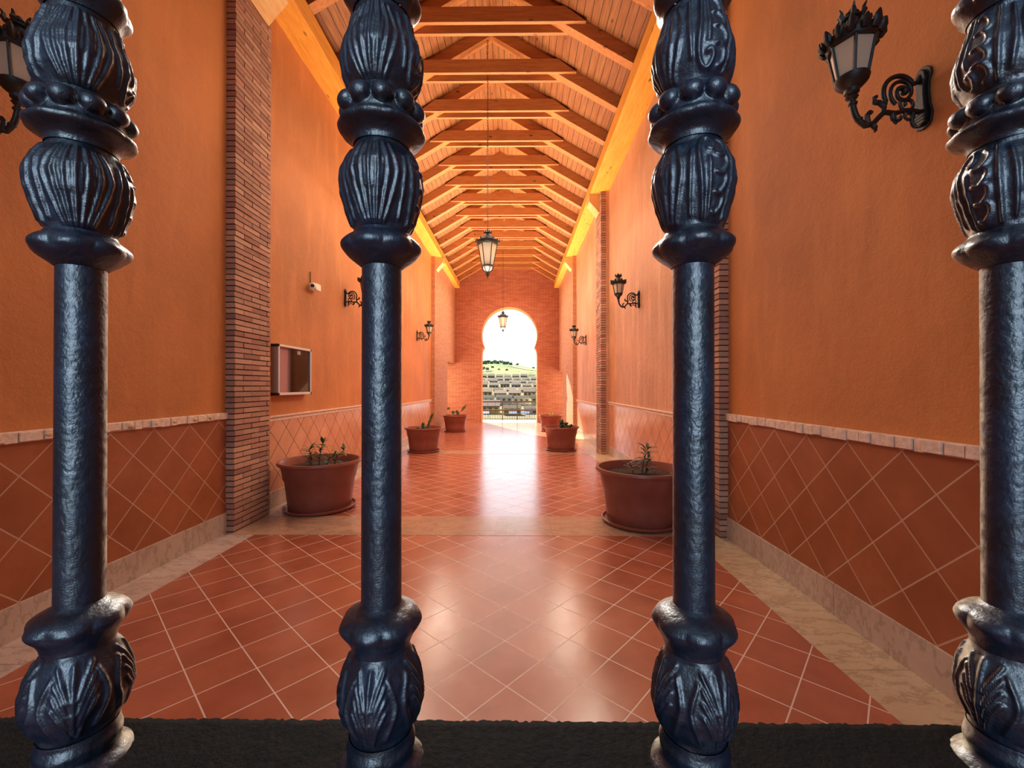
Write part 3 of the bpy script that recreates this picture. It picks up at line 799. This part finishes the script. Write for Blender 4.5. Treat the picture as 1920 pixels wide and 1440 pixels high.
# ------------------------------------------------------------------ hanging lanterns
def make_hanging(chain_len):
    t = empty('hanging_lantern', (0, 0, 0))      # origin at the top of the finial
    H0 = -.66
    bm = bmesh.new()
    lathe(bm, [(.092, H0+.05), (.156, H0+.40)], 6, cap=False); mesh('glass_shade', bm, M['frost'], t)
    bm = bmesh.new()
    for k in range(6):
        a = k*PI/3; ca, sa = math.cos(a), math.sin(a)
        tube(bm, [(.095*ca, .095*sa, H0+.05), (.160*ca, .160*sa, H0+.405)], .0075, 6)
        tube(bm, smoothpts([(.095*ca, .095*sa, H0+.04), (.085*ca, .085*sa, H0-.01), (.035*ca, .035*sa, H0-.06), (.012*ca, .012*sa, H0-.12)], 3), .006, 5)
    for r, z in ((.096, H0+.048), (.098, H0+.03), (.161, H0+.40)):
        tube(bm, [(r*math.cos(k*PI/6), r*math.sin(k*PI/6), z) for k in range(12)], .008, 6, closed=True)
    lathe(bm, [(.012, H0-.05), (.022, H0-.075), (.012, H0-.10), (.010, H0-.13), (.002, H0-.17)], 10)
    mesh('cage', bm, M['black'], t)
    bm = bmesh.new(); lathe(bm, [(.005, H0-.045), (.045, H0-.03), (.072, H0-.005), (.080, H0+.03)], 20, cap=False)
    mesh('glass_bowl', bm, mat_plain('white_glass', srgb(240, 236, 226), .3), t, smooth=True)
    bm = bmesh.new()
    lathe(bm, [(.158, H0+.395), (.178, H0+.405), (.182, H0+.43), (.188, H0+.45), (.165, H0+.455), (.13, H0+.50), (.085, H0+.53), (.05, H0+.545), (.045, H0+.58), (.06, H0+.59), (.05, H0+.60), (.02, H0+.61), (.015, H0+.66)], 24)
    for k in range(12):
        a = k*PI/6; ca, sa = math.cos(a), math.sin(a)
        tube(bm, [(.184*ca, .184*sa, H0+.44), (.196*ca, .196*sa, H0+.465), (.200*ca, .200*sa, H0+(.49 if k % 2 == 0 else .475))], [.014, .014, .004], 6)
    for k in range(6):
        a = k*PI/3; ca, sa = math.cos(a), math.sin(a)
        tube(bm, [(.05*ca, .05*sa, H0+.59), (.064*ca, .064*sa, H0+.61), (.066*ca, .066*sa, H0+.635)], [.010, .010, .003], 5)
    c = mesh('crown', bm, M['black'], t, smooth=True); sharp(c, 45)
    bm = bmesh.new(); z = 0.0; k = 0
    while z < chain_len:
        L = .05; pts = []
        for j in range(10):
            a = 2*PI*j/10; u = .011*math.cos(a); w = .029*math.sin(a)
            pts.append((u if k % 2 == 0 else 0, 0 if k % 2 == 0 else u, z+.02+w))
        tube(bm, pts, .0032, 5, closed=True); z += .043; k += 1
    mesh('chain', bm, M['black'], t)
    return t
zt_ = ridge
h1 = make_hanging(zt_-(EYE+2.605)+.0); h1.location = (-.475, 6.97, EYE+2.605)
tag(h1, 'black hanging lantern with frosted panes on a long chain, the nearer of two', 'lantern')
h2 = make_hanging(zt_-(EYE+2.86)); h2.location = (-.505, 16.0, EYE+2.86)
tag(h2, 'small hanging lantern seen against the white sky in the horseshoe arch', 'lantern')

# ------------------------------------------------------------------ notice board and camera
nb = empty('notice_board', (WL[1], 5.2, EYE+.19), label='glazed aluminium notice board on the left wall beside the brick pilaster', cat='notice board')
hy, hz, dp = .385, .296, .09
bm = bmesh.new(); box(bm, 0, .040, -hy+.01, hy-.01, -hz+.01, hz-.01); mesh('back_panel', bm, M['boardback'], nb)
bm = bmesh.new()
box(bm, 0, dp-.01, -hy, -hy+.012, -hz, hz); box(bm, 0, dp-.01, hy-.012, hy, -hz, hz); box(bm, 0, dp-.01, -hy, hy, hz-.012, hz); box(bm, 0, dp-.01, -hy, hy, -hz, -hz+.012)
mesh('casing', bm, M['alu_side'], nb)
bm = bmesh.new()
for a in ((-hy, -hy+.022, -hz, hz), (hy-.022, hy, -hz, hz), (-hy, hy, hz-.026, hz), (-hy, hy, -hz, -hz+.03)): box(bm, dp-.012, dp, *a)
fr = mesh('front_frame', bm, M['alu'], nb, bevel=.002)
bm = bmesh.new()
for sy in (-1, 1):
    for sz in (-1, 1): box(bm, -.002, dp+.001, *sorted((sy*hy, sy*(hy+.004))), *sorted((sz*(hz+.003), sz*(hz-.03))))
mesh('corner_cap', bm, M['blackp'], nb)
bm = bmesh.new(); box(bm, .050, .054, -hy+.012, -.09, -hz+.02, hz-.02); sp = mesh('sliding_pane', bm, M['curtain'], nb)
bm = bmesh.new(); box(bm, .054, .060, -.10, -.088, -hz+.02, hz-.02); mesh('pane_edge', bm, M['alu_side'], sp)
bm = bmesh.new(); box(bm, .070, .074, -.10, hy-.02, -hz+.02, hz-.02); mesh('glass_pane', bm, M['glass'], nb)
bm = bmesh.new(); box(bm, .074, .078, .05, .13, hz-.09, hz-.045); mesh('lock', bm, M['alu_side'], nb)

cc = empty('security_camera', (WL[1], 5.72, EYE+1.36), label='small white security camera with a cable on the left wall above the notice board', cat='camera')
bm = bmesh.new(); box(bm, .0, .10, -.03, .12, -.045, .045); mesh('housing', bm, M['white'], cc, bevel=.008)
bm = bmesh.new(); sphere(bm, (.075, -.065, -.005), .042, 20, 12); hd = mesh('camera_head', bm, M['white'], cc, smooth=True)
bm = bmesh.new(); lathe(bm, [(.018, 0), (.024, .012), (.002, .016)], 20)
ln = mesh('lens', bm, M['blackp'], hd); ln.location = (.088, -.103, -.012); ln.rotation_euler = (R(100), 0, R(20))
bm = bmesh.new(); tube(bm, [(.012, -.005, .04), (.010, -.005, .20)], .006, 6); mesh('cable', bm, M['stem'], cc)

# ------------------------------------------------------------------ potted plants
def make_pot(t, r, h=.56):
    bm = bmesh.new(); k = r/.43
    prof = [(.0, .02), (.32*k, .02), (.325*k, .03), (.345*k, .20), (.362*k, h*.62), (.372*k, h*.64), (.395*k, h*.86), (.408*k, h*.93), (.43*k, h*.935), (.438*k, h*.96), (.43*k, h), (.405*k, h), (.392*k, h*.95), (.375*k, h*.85), (.0, h*.84)]
    prof = [(max(a, .001), b) for a, b in prof]
    lathe(bm, prof, 56)
    p = mesh('pot', bm, M['pot'], t, smooth=True); sharp(p, 40)
    bm = bmesh.new(); lathe(bm, [(.001, 0), (.345*k, 0), (.375*k, .022), (.38*k, .042), (.365*k, .045), (.35*k, .02), (.001, .018)], 56)
    s = mesh('saucer', bm, M['pot'], t, smooth=True); sharp(s, 40)
    bm = bmesh.new(); n = 40; c = bm.verts.new((0, 0, h*.86+.01)); rings = []
    for j in range(1, 7):
        rings.append([bm.verts.new((r*.86*j/6*math.cos(2*PI*i/n), r*.86*j/6*math.sin(2*PI*i/n), h*.86+random.uniform(-.008, .012))) for i in range(n)])
    for i in range(n): bm.faces.new((c, rings[0][i], rings[0][(i+1) % n]))
    for a, b in zip(rings, rings[1:]):
        for i in range(n): bm.faces.new((a[i], b[i], b[(i+1) % n], a[(i+1) % n]))
    mesh('soil', bm, M['soil'], t, smooth=True)
    return h*.86
def leaf(bm, base, d, L, w, droop=.3, fold=.15):
    d = Vector(d).normalized(); up = Vector((0, 0, 1)); side = d.cross(up)
    if side.length < .05: side = Vector((1, 0, 0))
    side.normalize(); nrm = side.cross(d)
    N = 6; prev = None; p = Vector(base)
    for i in range(N+1):
        t = i/N; wd = w*math.sin(PI*min(1, t*.94+.04))**.8
        c = Vector(base)+d*L*t - Vector((0, 0, 1))*droop*L*t*t
        row = [bm.verts.new(c-side*wd+nrm*fold*wd), bm.verts.new(c), bm.verts.new(c+side*wd+nrm*fold*wd)]
        if prev:
            bm.faces.new((prev[0], prev[1], row[1], row[0])); bm.faces.new((prev[1], prev[2], row[2], row[1]))
        prev = row
def oleander(t, z0, stems, leafm):
    bs = bmesh.new(); bl = bmesh.new()
    for (x, y, lean, hgt, nl, ll) in stems:
        top = Vector((x+lean[0], y+lean[1], z0+hgt)); b = Vector((x, y, z0-.02)); mid = (b+top)/2+Vector((lean[0]*-.15, 0, .03))
        pts = smoothpts([b, mid, top], 5); tube(bs, pts, [.007-.004*i/len(pts) for i in range(len(pts))], 6)
        for i in range(nl):
            f = .3+.7*i/nl; p = pts[min(len(pts)-1, int(f*len(pts)))]
            a = i*2.4+random.uniform(-.4, .4); el = random.uniform(.0, .7) if f < .85 else random.uniform(.5, 1.2)
            leaf(bl, p, (math.cos(a)*math.cos(el), math.sin(a)*math.cos(el), math.sin(el)), ll*1.35*random.uniform(.7, 1.15), ll*.15, .3)
    mesh('stem', bs, M['stem'], t, smooth=True); o = mesh('leaf_cluster', bl, leafm, t, smooth=True); tag(o, 'green leaves of the plant')
def succulent(t, z0, cols, m, lf=.03):
    bs = bmesh.new()
    for (x, y, lean, hgt, r) in cols:
        N = 10
        pts = [Vector((x+lean[0]*i/N, y+lean[1]*i/N, z0-.02+hgt*i/N)) for i in range(N+1)]
        tube(bs, pts, [r*(.55+.35*math.sin(i*2.3)) for i in range(N)]+[r*.3], 8)
        k = int(hgt/.012)
        for i in range(k):
            f = i/k; p = pts[0].lerp(pts[-1], f); a = i*2.39
            d = Vector((math.cos(a), math.sin(a), .5)).normalized()
            sphere(bs, p+d*r*1.0, lf*random.uniform(.6, 1.1), 7, 5, (1, 1, .8))
    mesh('succulent_stem', bs, m, t, smooth=True)
def place_pot(x, y, r, label, h=.56):
    return empty('potted_plant', (x, y, fz(y)+.002), label=label, cat='potted plant', group='plastic planters along the passage')
# near left
t = place_pot(-2.265, 4.92, .445, 'large terracotta planter with leafy shrub at the left, beside the first brick pilaster'); t.location.y = 4.86; z = make_pot(t, .445)
oleander(t, z, [(-.08, -.05, (-.03, 0), .20, 22, .11), (-.02, 0, (.05, 0), .27, 24, .10), (.08, -.05, (.10, .0), .13, 12, .09), (.15, 0, (.12, 0), .18, 16, .10), (-.14, .04, (-.05, 0), .10, 10, .08)], M['leaf'])
# near right
t = place_pot(1.285, 4.38, .45, 'large terracotta planter with one spindly sprout at the right, half behind a baluster'); z = make_pot(t, .45)
oleander(t, z, [(.0, -.05, (.06, 0), .27, 26, .11), (-.07, 0, (-.05, 0), .12, 10, .09), (.06, .02, (.03, 0), .14, 12, .10)], M['leaf_d'])
# mid left
t = place_pot(-2.125, 9.66, .42, 'planter with a tall cactus-like stem in the middle of the left side'); z = make_pot(t, .42)
succulent(t, z, [(.06, 0, (.14, .05), .42, .022), (-.03, 0, (.02, 0), .20, .026), (-.12, .02, (-.02, 0), .10, .03), (.0, -.06, (.05, 0), .12, .02)], M['leaf_c'], .022)
# mid right
t = place_pot(1.056, 9.93, .41, 'dark planter with bushy jade plants in the middle of the right side'); z = make_pot(t, .41)
succulent(t, z, [(.02, 0, (-.02, 0), .24, .034), (.12, .03, (.0, 0), .18, .036), (.18, -.03, (.05, 0), .14, .034), (.07, -.05, (.02, 0), .12, .03), (.26, 0, (.04, 0), .08, .02)], M['leaf_d'], .032)
# far left
t = place_pot(-2.10, 14.45, .42, 'distant planter with one broad upright leaf at the left before the arch wall'); z = make_pot(t, .42)
bs = bmesh.new(); bl = bmesh.new()
for (b, tp, L, w) in (((.04, 0, z), (.20, 0, z+.20), .30, .045), ((0, 0, z), (-.04, 0, z+.10), .14, .06), ((0, .02, z), (.04, 0, z+.14), .12, .055), ((-.02, 0, z), (-.20, 0, z+.26), .10, .06), ((-.06, 0, z), (-.14, 0, z+.04), .14, .02), ((0, 0, z), (.06, 0, z+.08), .12, .05)):
    tube(bs, smoothpts([b, ((b[0]+tp[0])/2-.01, 0, (b[2]+tp[2])/2+.02), tp], 4), .006, 6)
    d = Vector(tp)-Vector(b); N = 8; prev = None; d.normalize(); sd = Vector((d.z, 0, -d.x))
    for i in range(N+1):
        q = i/N; wd = w*math.sin(PI*min(1, q*.95+.03)); c = Vector(tp)+d*L*q
        row = (bl.verts.new(c-sd*wd), bl.verts.new(c+Vector((0, .01, 0))), bl.verts.new(c+sd*wd))
        if prev: bl.faces.new((prev[0], prev[1], row[1], row[0])); bl.faces.new((prev[1], prev[2], row[2], row[1]))
        prev = row
mesh('stem', bs, M['stem'], t, smooth=True); mesh('broad_leaf', bl, M['leaf_b'], t, smooth=True)
# far right
t = place_pot(1.19, 14.6, .41, 'sunlit orange planter with a small yellow sprout at the right before the arch wall'); z = make_pot(t, .41)
bl = bmesh.new()
for a in range(9):
    leaf(bl, (0, 0, z), (math.cos(a*2.3)*.5, math.sin(a*2.3)*.5, 1), random.uniform(.12, .22), .022, .1)
mesh('leaf_cluster', bl, M['leaf_y'], t, smooth=True)

# ------------------------------------------------------------------ hillside beyond
def hillz(x, y):
    # metres relative to eye
    t = np.clip((y-60)/600, 0, 1)
    base = np.interp(y, [25, 90, 200, 300, 420, 520, 640, 760, 900], [-14, -13, -11, -4, 4, 16, 22, 18, 0])
    ridge_ = np.exp(-((x-(-40))/70.)**2)*13*np.clip((y-480)/160, 0, 1)*np.clip((900-y)/200, 0, 1)
    return base+ridge_+1.2*math.sin(x*.05+y*.013)*np.clip((y-420)/100, 0, 1)
bm = bmesh.new(); nx, ny = 60, 70
g = [[bm.verts.new((-360+720*i/nx, 24+880*j/ny, EYE+float(hillz(-360+720*i/nx, 24+880*j/ny)))) for i in range(nx+1)] for j in range(ny+1)]
for j in range(ny):
    for i in range(nx): bm.faces.new((g[j][i], g[j][i+1], g[j+1][i+1], g[j+1][i]))
o = mesh('hillside', bm, M['hill'], smooth=True); tag(o, 'green hillside rising behind the town, seen through the horseshoe arch', 'hill', kind='structure')
bm = bmesh.new()
pts = [(-12, 600), (0, 575), (8, 555), (20, 535), (34, 520), (60, 500)]
pr = None
for (x, y) in [(v.x, v.y) for v in smoothpts([(a, b, 0) for a, b in pts], 6)]:
    row = (bm.verts.new((x-1, y-4, EYE+float(hillz(x, y-4))+.7)), bm.verts.new((x+1, y+4, EYE+float(hillz(x, y+4))+.7)))
    if pr: bm.faces.new((pr[0], pr[1], row[1], row[0]))
    pr = row
tag(mesh('dirt_track', bm, M['road']), 'pale dirt track slanting down the green hill', 'track')

def make_house(w, d, h, wm, rm, kind):
    t = empty('house', (0, 0, 0))
    bm = bmesh.new(); box(bm, -w/2, w/2, 0, d, -5, h); wl_ = mesh('wall', bm, wm, t)
    bm = bmesh.new()
    if kind == 'mono': prism(bm, [(-.4, h-.05), (d+.3, h+d*.42), (d+.3, h+d*.42+.4), (-.4, h+.35)], 'x', -w/2-.2, w/2+.2)
    elif kind == 'flat': box(bm, -w/2-.2, w/2+.2, -.3, d+.3, h, h+.5)
    else: prism(bm, [(-.4, h-.05), (d/2, h+d*.28), (d+.4, h-.05)], 'x', -w/2-.25, w/2+.25)
    mesh('roof', bm, rm, t)
    nw = 3 if kind != 'flat' else 2
    for fl in range(1 if h < 4.5 else 2):
        for k in range(nw):
            bm = bmesh.new(); x = -w/2+w*(k+.5)/nw
            z0 = .9+fl*2.8
            if fl == 0 and k == 1: box(bm, x-.5, x+.5, -.06, .02, 0, 2.2); mesh('door', bm, M['hwin'], t)
            else: box(bm, x-.65, x+.65, -.06, .02, z0, z0+1.4); mesh('window', bm, M['hwin'], t)
    return t
protos = [make_house(7.5, 5.5, 5.6, HW[0], HR[0], 'mono'), make_house(7.5, 5.5, 5.4, HW[1], HR[1], 'mono'), make_house(8.5, 4.6, 5.8, HW[2], HR[0], 'gable'), make_house(7, 4.6, 5.2, HW[3], HR[2], 'gable'), make_house(9, 4.8, 6.0, HW[0], HR[1], 'gable')]
pn = ['cream terraced house with sloping grey roof', 'yellow terraced house with sloping mauve roof', 'white gabled house with grey roof', 'ochre gabled house with tan roof', 'cream gabled house with mauve roof']
rowsH = [(708, 520, 'mono'), (715, 470, 'mono'), (721, 435, 'mono'), (727, 400, 'mono'), (735, 350, 'mono'), (744, 300, 'gable'), (752, 262, 'gable'), (767, 215, 'gable'), (790, 170, 'gable')]
rn = ['top row', 'second row', 'third row', 'fourth row', 'fifth row', 'sixth row', 'row above the railing', 'row behind the rails', 'bottom row']
used = set(); side_names = ['far left', 'left', 'centre-left', 'left of centre', 'centre', 'right of centre', 'centre-right', 'right', 'far right', 'rightmost', 'beyond the right jamb', 'outer right']
for ri, (py, dist, kd) in enumerate(rowsH):
    zb = EYE-(py-724)/790*dist
    pxw = 8.6*790/dist; px_ = 896+random.uniform(-3, 3); ci = 0
    while px_ < 1016:
        if kd == 'mono': q = random.choice((0, 1, 0))
        else: q = random.choice((2, 3, 4, 1))
        if q not in used: t = protos[q]; used.add(q)
        else: t = dup(protos[q])
        t.location = ((px_+pxw/2-968)/790*dist, dist+random.uniform(-6, 6), zb)
        sc = 1.0 if dist > 200 else .9
        t.scale = (1.0, 1.0, random.uniform(.85, 1.1)); t.rotation_euler = (0, 0, random.uniform(-.07, .08))
        tag(t, '%s, %s of the %s' % (pn[q], side_names[min(ci, 11)], rn[ri]), 'house', 'houses on the hillside')
        ci += 1; px_ += pxw*1.06
for i, pr_ in enumerate(protos):
    if i not in used:
        t = pr_; t.location = (-30+12*i, 330, EYE-9); tag(t, pn[i]+' standing alone on the slope', 'house', 'houses on the hillside')
# blue awnings in front of the bottom row
for i, px_ in enumerate((909, 962, 985)):
    d = 160; bm = bmesh.new(); prism(bm, [(0, 0), (1.6, .8), (1.6, .9), (0, .1)], 'x', -1.6, 1.6)
    box(bm, -1.55, -1.45, 0.02, .1, -2.4, .02); box(bm, 1.45, 1.55, .02, .1, -2.4, .02)
    o = mesh('awning', bm, M['awning']); o.location = ((px_-968)/790*d, d, EYE-(776-724)/790*d)
    tag(o, 'blue awning behind the railing, %s of the bottom row' % ('left end', 'middle', 'right end')[i], 'awning', 'blue awnings')
# trees along the crest
def make_tree(seed):
    random.seed(seed); t = empty('tree', (0, 0, 0))
    bm = bmesh.new(); tube(bm, [(0, 0, -2), (0, 0, 4)], [.5, .3], 6); mesh('trunk', bm, M['trunk'], t)
    bm = bmesh.new()
    for k in range(16):
        c = (random.uniform(-3, 3), random.uniform(-3, 3), random.uniform(3, 8))
        bmesh.ops.create_icosphere(bm, subdivisions=2, radius=random.uniform(1.5, 2.6), matrix=Matrix.Translation(c))
    for v in bm.verts: v.co += Vector((random.uniform(-.3, .3), random.uniform(-.3, .3), random.uniform(-.3, .3)))
    mesh('crown', bm, M['tree'], t); return t
tp = [make_tree(1), make_tree(5)]; first = [True, True]
tl = ['at the left end of the crest', 'second along the crest', 'third along the crest', 'near the top of the crest', 'on the highest part of the crest', 'just right of the highest part', 'halfway down the crest', 'next to the track head', 'above the dirt track', 'at the end of the wooded crest', 'on the right-hand skyline', 'alone on the right skyline', 'on the lower left slope', 'below the wooded crest', 'on the mid slope', 'low on the slope by the houses', 'behind the top row of houses', 'on the left slope edge']
TP = [(903, 640), (909, 635), (915, 640), (921, 632), (927, 638), (933, 630), (940, 645), (945, 625), (951, 628), (957, 620), (970, 640), (1000, 640), (906, 560), (914, 545), (923, 570), (935, 540), (950, 530), (905, 548)]
for i, (px_, d) in enumerate(TP):
    k = i % 2; t = tp[k] if first[k] else dup(tp[k]); first[k] = False
    x = (px_-968)/790*d
    t.location = (x, d, EYE+float(hillz(x, d))-1); s = random.uniform(.5, .75) if i < 10 else random.uniform(.35, .6)
    t.scale = (s, s, s*(.8 if i < 10 else .7)); t.rotation_euler = (0, 0, i)
    tag(t, 'hazy green tree '+tl[i], 'tree', 'trees on the hill')
random.seed(11)

# ------------------------------------------------------------------ world and lights
W = bpy.data.worlds.new('World'); S.world = W; W.use_nodes = True
nt = W.node_tree; nt.nodes.clear()
out = nt.nodes.new('ShaderNodeOutputWorld'); bg = nt.nodes.new('ShaderNodeBackground'); nt.links.new(bg.outputs[0], out.inputs[0])
tc = nt.nodes.new('ShaderNodeTexCoord'); sx = nt.nodes.new('ShaderNodeSeparateXYZ'); nt.links.new(tc.outputs['Generated'], sx.inputs[0])
mr = nt.nodes.new('ShaderNodeMapRange'); nt.links.new(sx.outputs['Y'], mr.inputs[0]); mr.inputs[1].default_value = -.6; mr.inputs[2].default_value = .7
nz = nt.nodes.new('ShaderNodeTexNoise'); mp = nt.nodes.new('ShaderNodeMapping'); mp.inputs['Scale'].default_value = (2, 2, 9); nt.links.new(tc.outputs['Generated'], mp.inputs[0]); nt.links.new(mp.outputs[0], nz.inputs['Vector']); nz.inputs['Scale'].default_value = 3; nz.inputs['Detail'].default_value = 6
cr = nt.nodes.new('ShaderNodeValToRGB'); nt.links.new(nz.outputs['Fac'], cr.inputs[0])
cr.color_ramp.elements[0].position = .35; cr.color_ramp.elements[0].color = (.86, .91, .98, 1); cr.color_ramp.elements[1].position = .6; cr.color_ramp.elements[1].color = (1, 1, 1, 1)
mx = nt.nodes.new('ShaderNodeMix'); mx.data_type = 'RGBA'; nt.links.new(mr.outputs[0], mx.inputs[0]); mx.inputs[6].default_value = (.13, .18, .27, 1); nt.links.new(cr.outputs[0], mx.inputs[7])
gd = nt.nodes.new('ShaderNodeMapRange'); nt.links.new(sx.outputs['Z'], gd.inputs[0]); gd.inputs[1].default_value = -.12; gd.inputs[2].default_value = .02; gd.inputs[3].default_value = .25; gd.inputs[4].default_value = 1
mu = nt.nodes.new('ShaderNodeMix'); mu.data_type = 'RGBA'; mu.blend_type = 'MULTIPLY'; mu.inputs[0].default_value = 1; nt.links.new(mx.outputs[2], mu.inputs[6]); nt.links.new(gd.outputs[0], mu.inputs[7])
nt.links.new(mu.outputs[2], bg.inputs[0]); bg.inputs[1].default_value = 1.3

def lamp(name, typ, loc, energy, color=(1, 1, 1), target=None, **kw):
    l = bpy.data.lights.new(name, typ); l.energy = energy; l.color = color
    for k, v in kw.items(): setattr(l, k, v)
    o = bpy.data.objects.new(name, l); COL.objects.link(o); o.location = loc
    if target is not None: o.rotation_euler = (Vector(target)-Vector(loc)).to_track_quat('-Z', 'Y').to_euler()
    return o
el = R(35); hd_ = Vector((-.33, .944, 0)).normalized()
sd = Vector((hd_.x*math.cos(el), hd_.y*math.cos(el), math.sin(el)))
lamp('sun', 'SUN', tuple(sd*50), 16.0, (1, .88, .66), target=(0, 0, 0), angle=R(.6))
# daylight bounced up from the paving on to the roof timbers
for y, e in ((2.6, 16), (5.5, 130), (9.0, 270), (12.5, 350), (16.0, 320)):
    lamp('floor_bounce', 'AREA', (CX, y, fz(y)+.02), e, (1, .80, .56), target=(CX, y, 5), shape='RECTANGLE', size=2.0, size_y=3.2, spread=R(70))
lamp('gate_rim_fill', 'SPOT', (-.3, 3.4, 3.4), 420, (1, .97, .88), target=(0, GY, EYE+.05), spot_size=R(20), spot_blend=.5, shadow_soft_size=.25)  # added lamp, no such source in the passage; brightens the baluster backs
lamp('portal_light', 'AREA', (-.3, 18.3, EYE+1.2), 60, (.70, .88, 1), target=(-.4, 0, EYE-.3), shape='RECTANGLE', size=2.3, size_y=4.4)
for y, e in ((3.0, 26), (7.2, 50), (11.5, 60), (15.5, 80)):
    lamp('roof_fill', 'AREA', (CX, y, EYE+3.9), e, (1, .88, .72), target=(CX, y, 0), shape='RECTANGLE', size=3.0, size_y=3.2)
for y, e in ((7.0, 75), (11.6, 75)):
    lamp('wall_fill', 'AREA', (1.35, y, EYE+3.7), e, (1, .86, .68), target=(-2.9, y, 1.5), shape='RECTANGLE', size=3.2, size_y=.8)
    lamp('wall_fill', 'AREA', (-2.15, y, EYE+3.7), e, (1, .86, .68), target=(2.0, y, 1.5), shape='RECTANGLE', size=3.2, size_y=.8)
lamp('side_daylight', 'AREA', (-3.9, 17.0, EYE+.2), 90, (1, .84, .56), target=(-2.6, 18.45, EYE-.2), shape='RECTANGLE', size=.9, size_y=2.2)
lamp('side_daylight', 'AREA', (3.1, 17.2, EYE), 70, (1, .84, .56), target=(1.9, 18.45, EYE-.3), shape='RECTANGLE', size=.9, size_y=2.0)
lamp('porch_daylight', 'AREA', (-.2, -2.6, EYE+.9), 24, (.60, .80, 1), target=(-.1, 3, EYE), shape='RECTANGLE', size=1.1, size_y=2.6, spread=R(75))

# ------------------------------------------------------------------ camera
cd = bpy.data.cameras.new('camera'); cam = bpy.data.objects.new('camera', cd); COL.objects.link(cam); S.camera = cam
cd.sensor_width = 36; cd.sensor_fit = 'HORIZONTAL'; cd.lens = 790/1920*36; cd.clip_start = .01; cd.clip_end = 3000
cam.location = (0, 0, EYE); cam.rotation_euler = (R(90)+math.atan(4/790), 0, math.atan(8/790))
S.view_settings.view_transform = 'Standard'; S.view_settings.look = 'None'; S.view_settings.exposure = 0; S.view_settings.gamma = 1
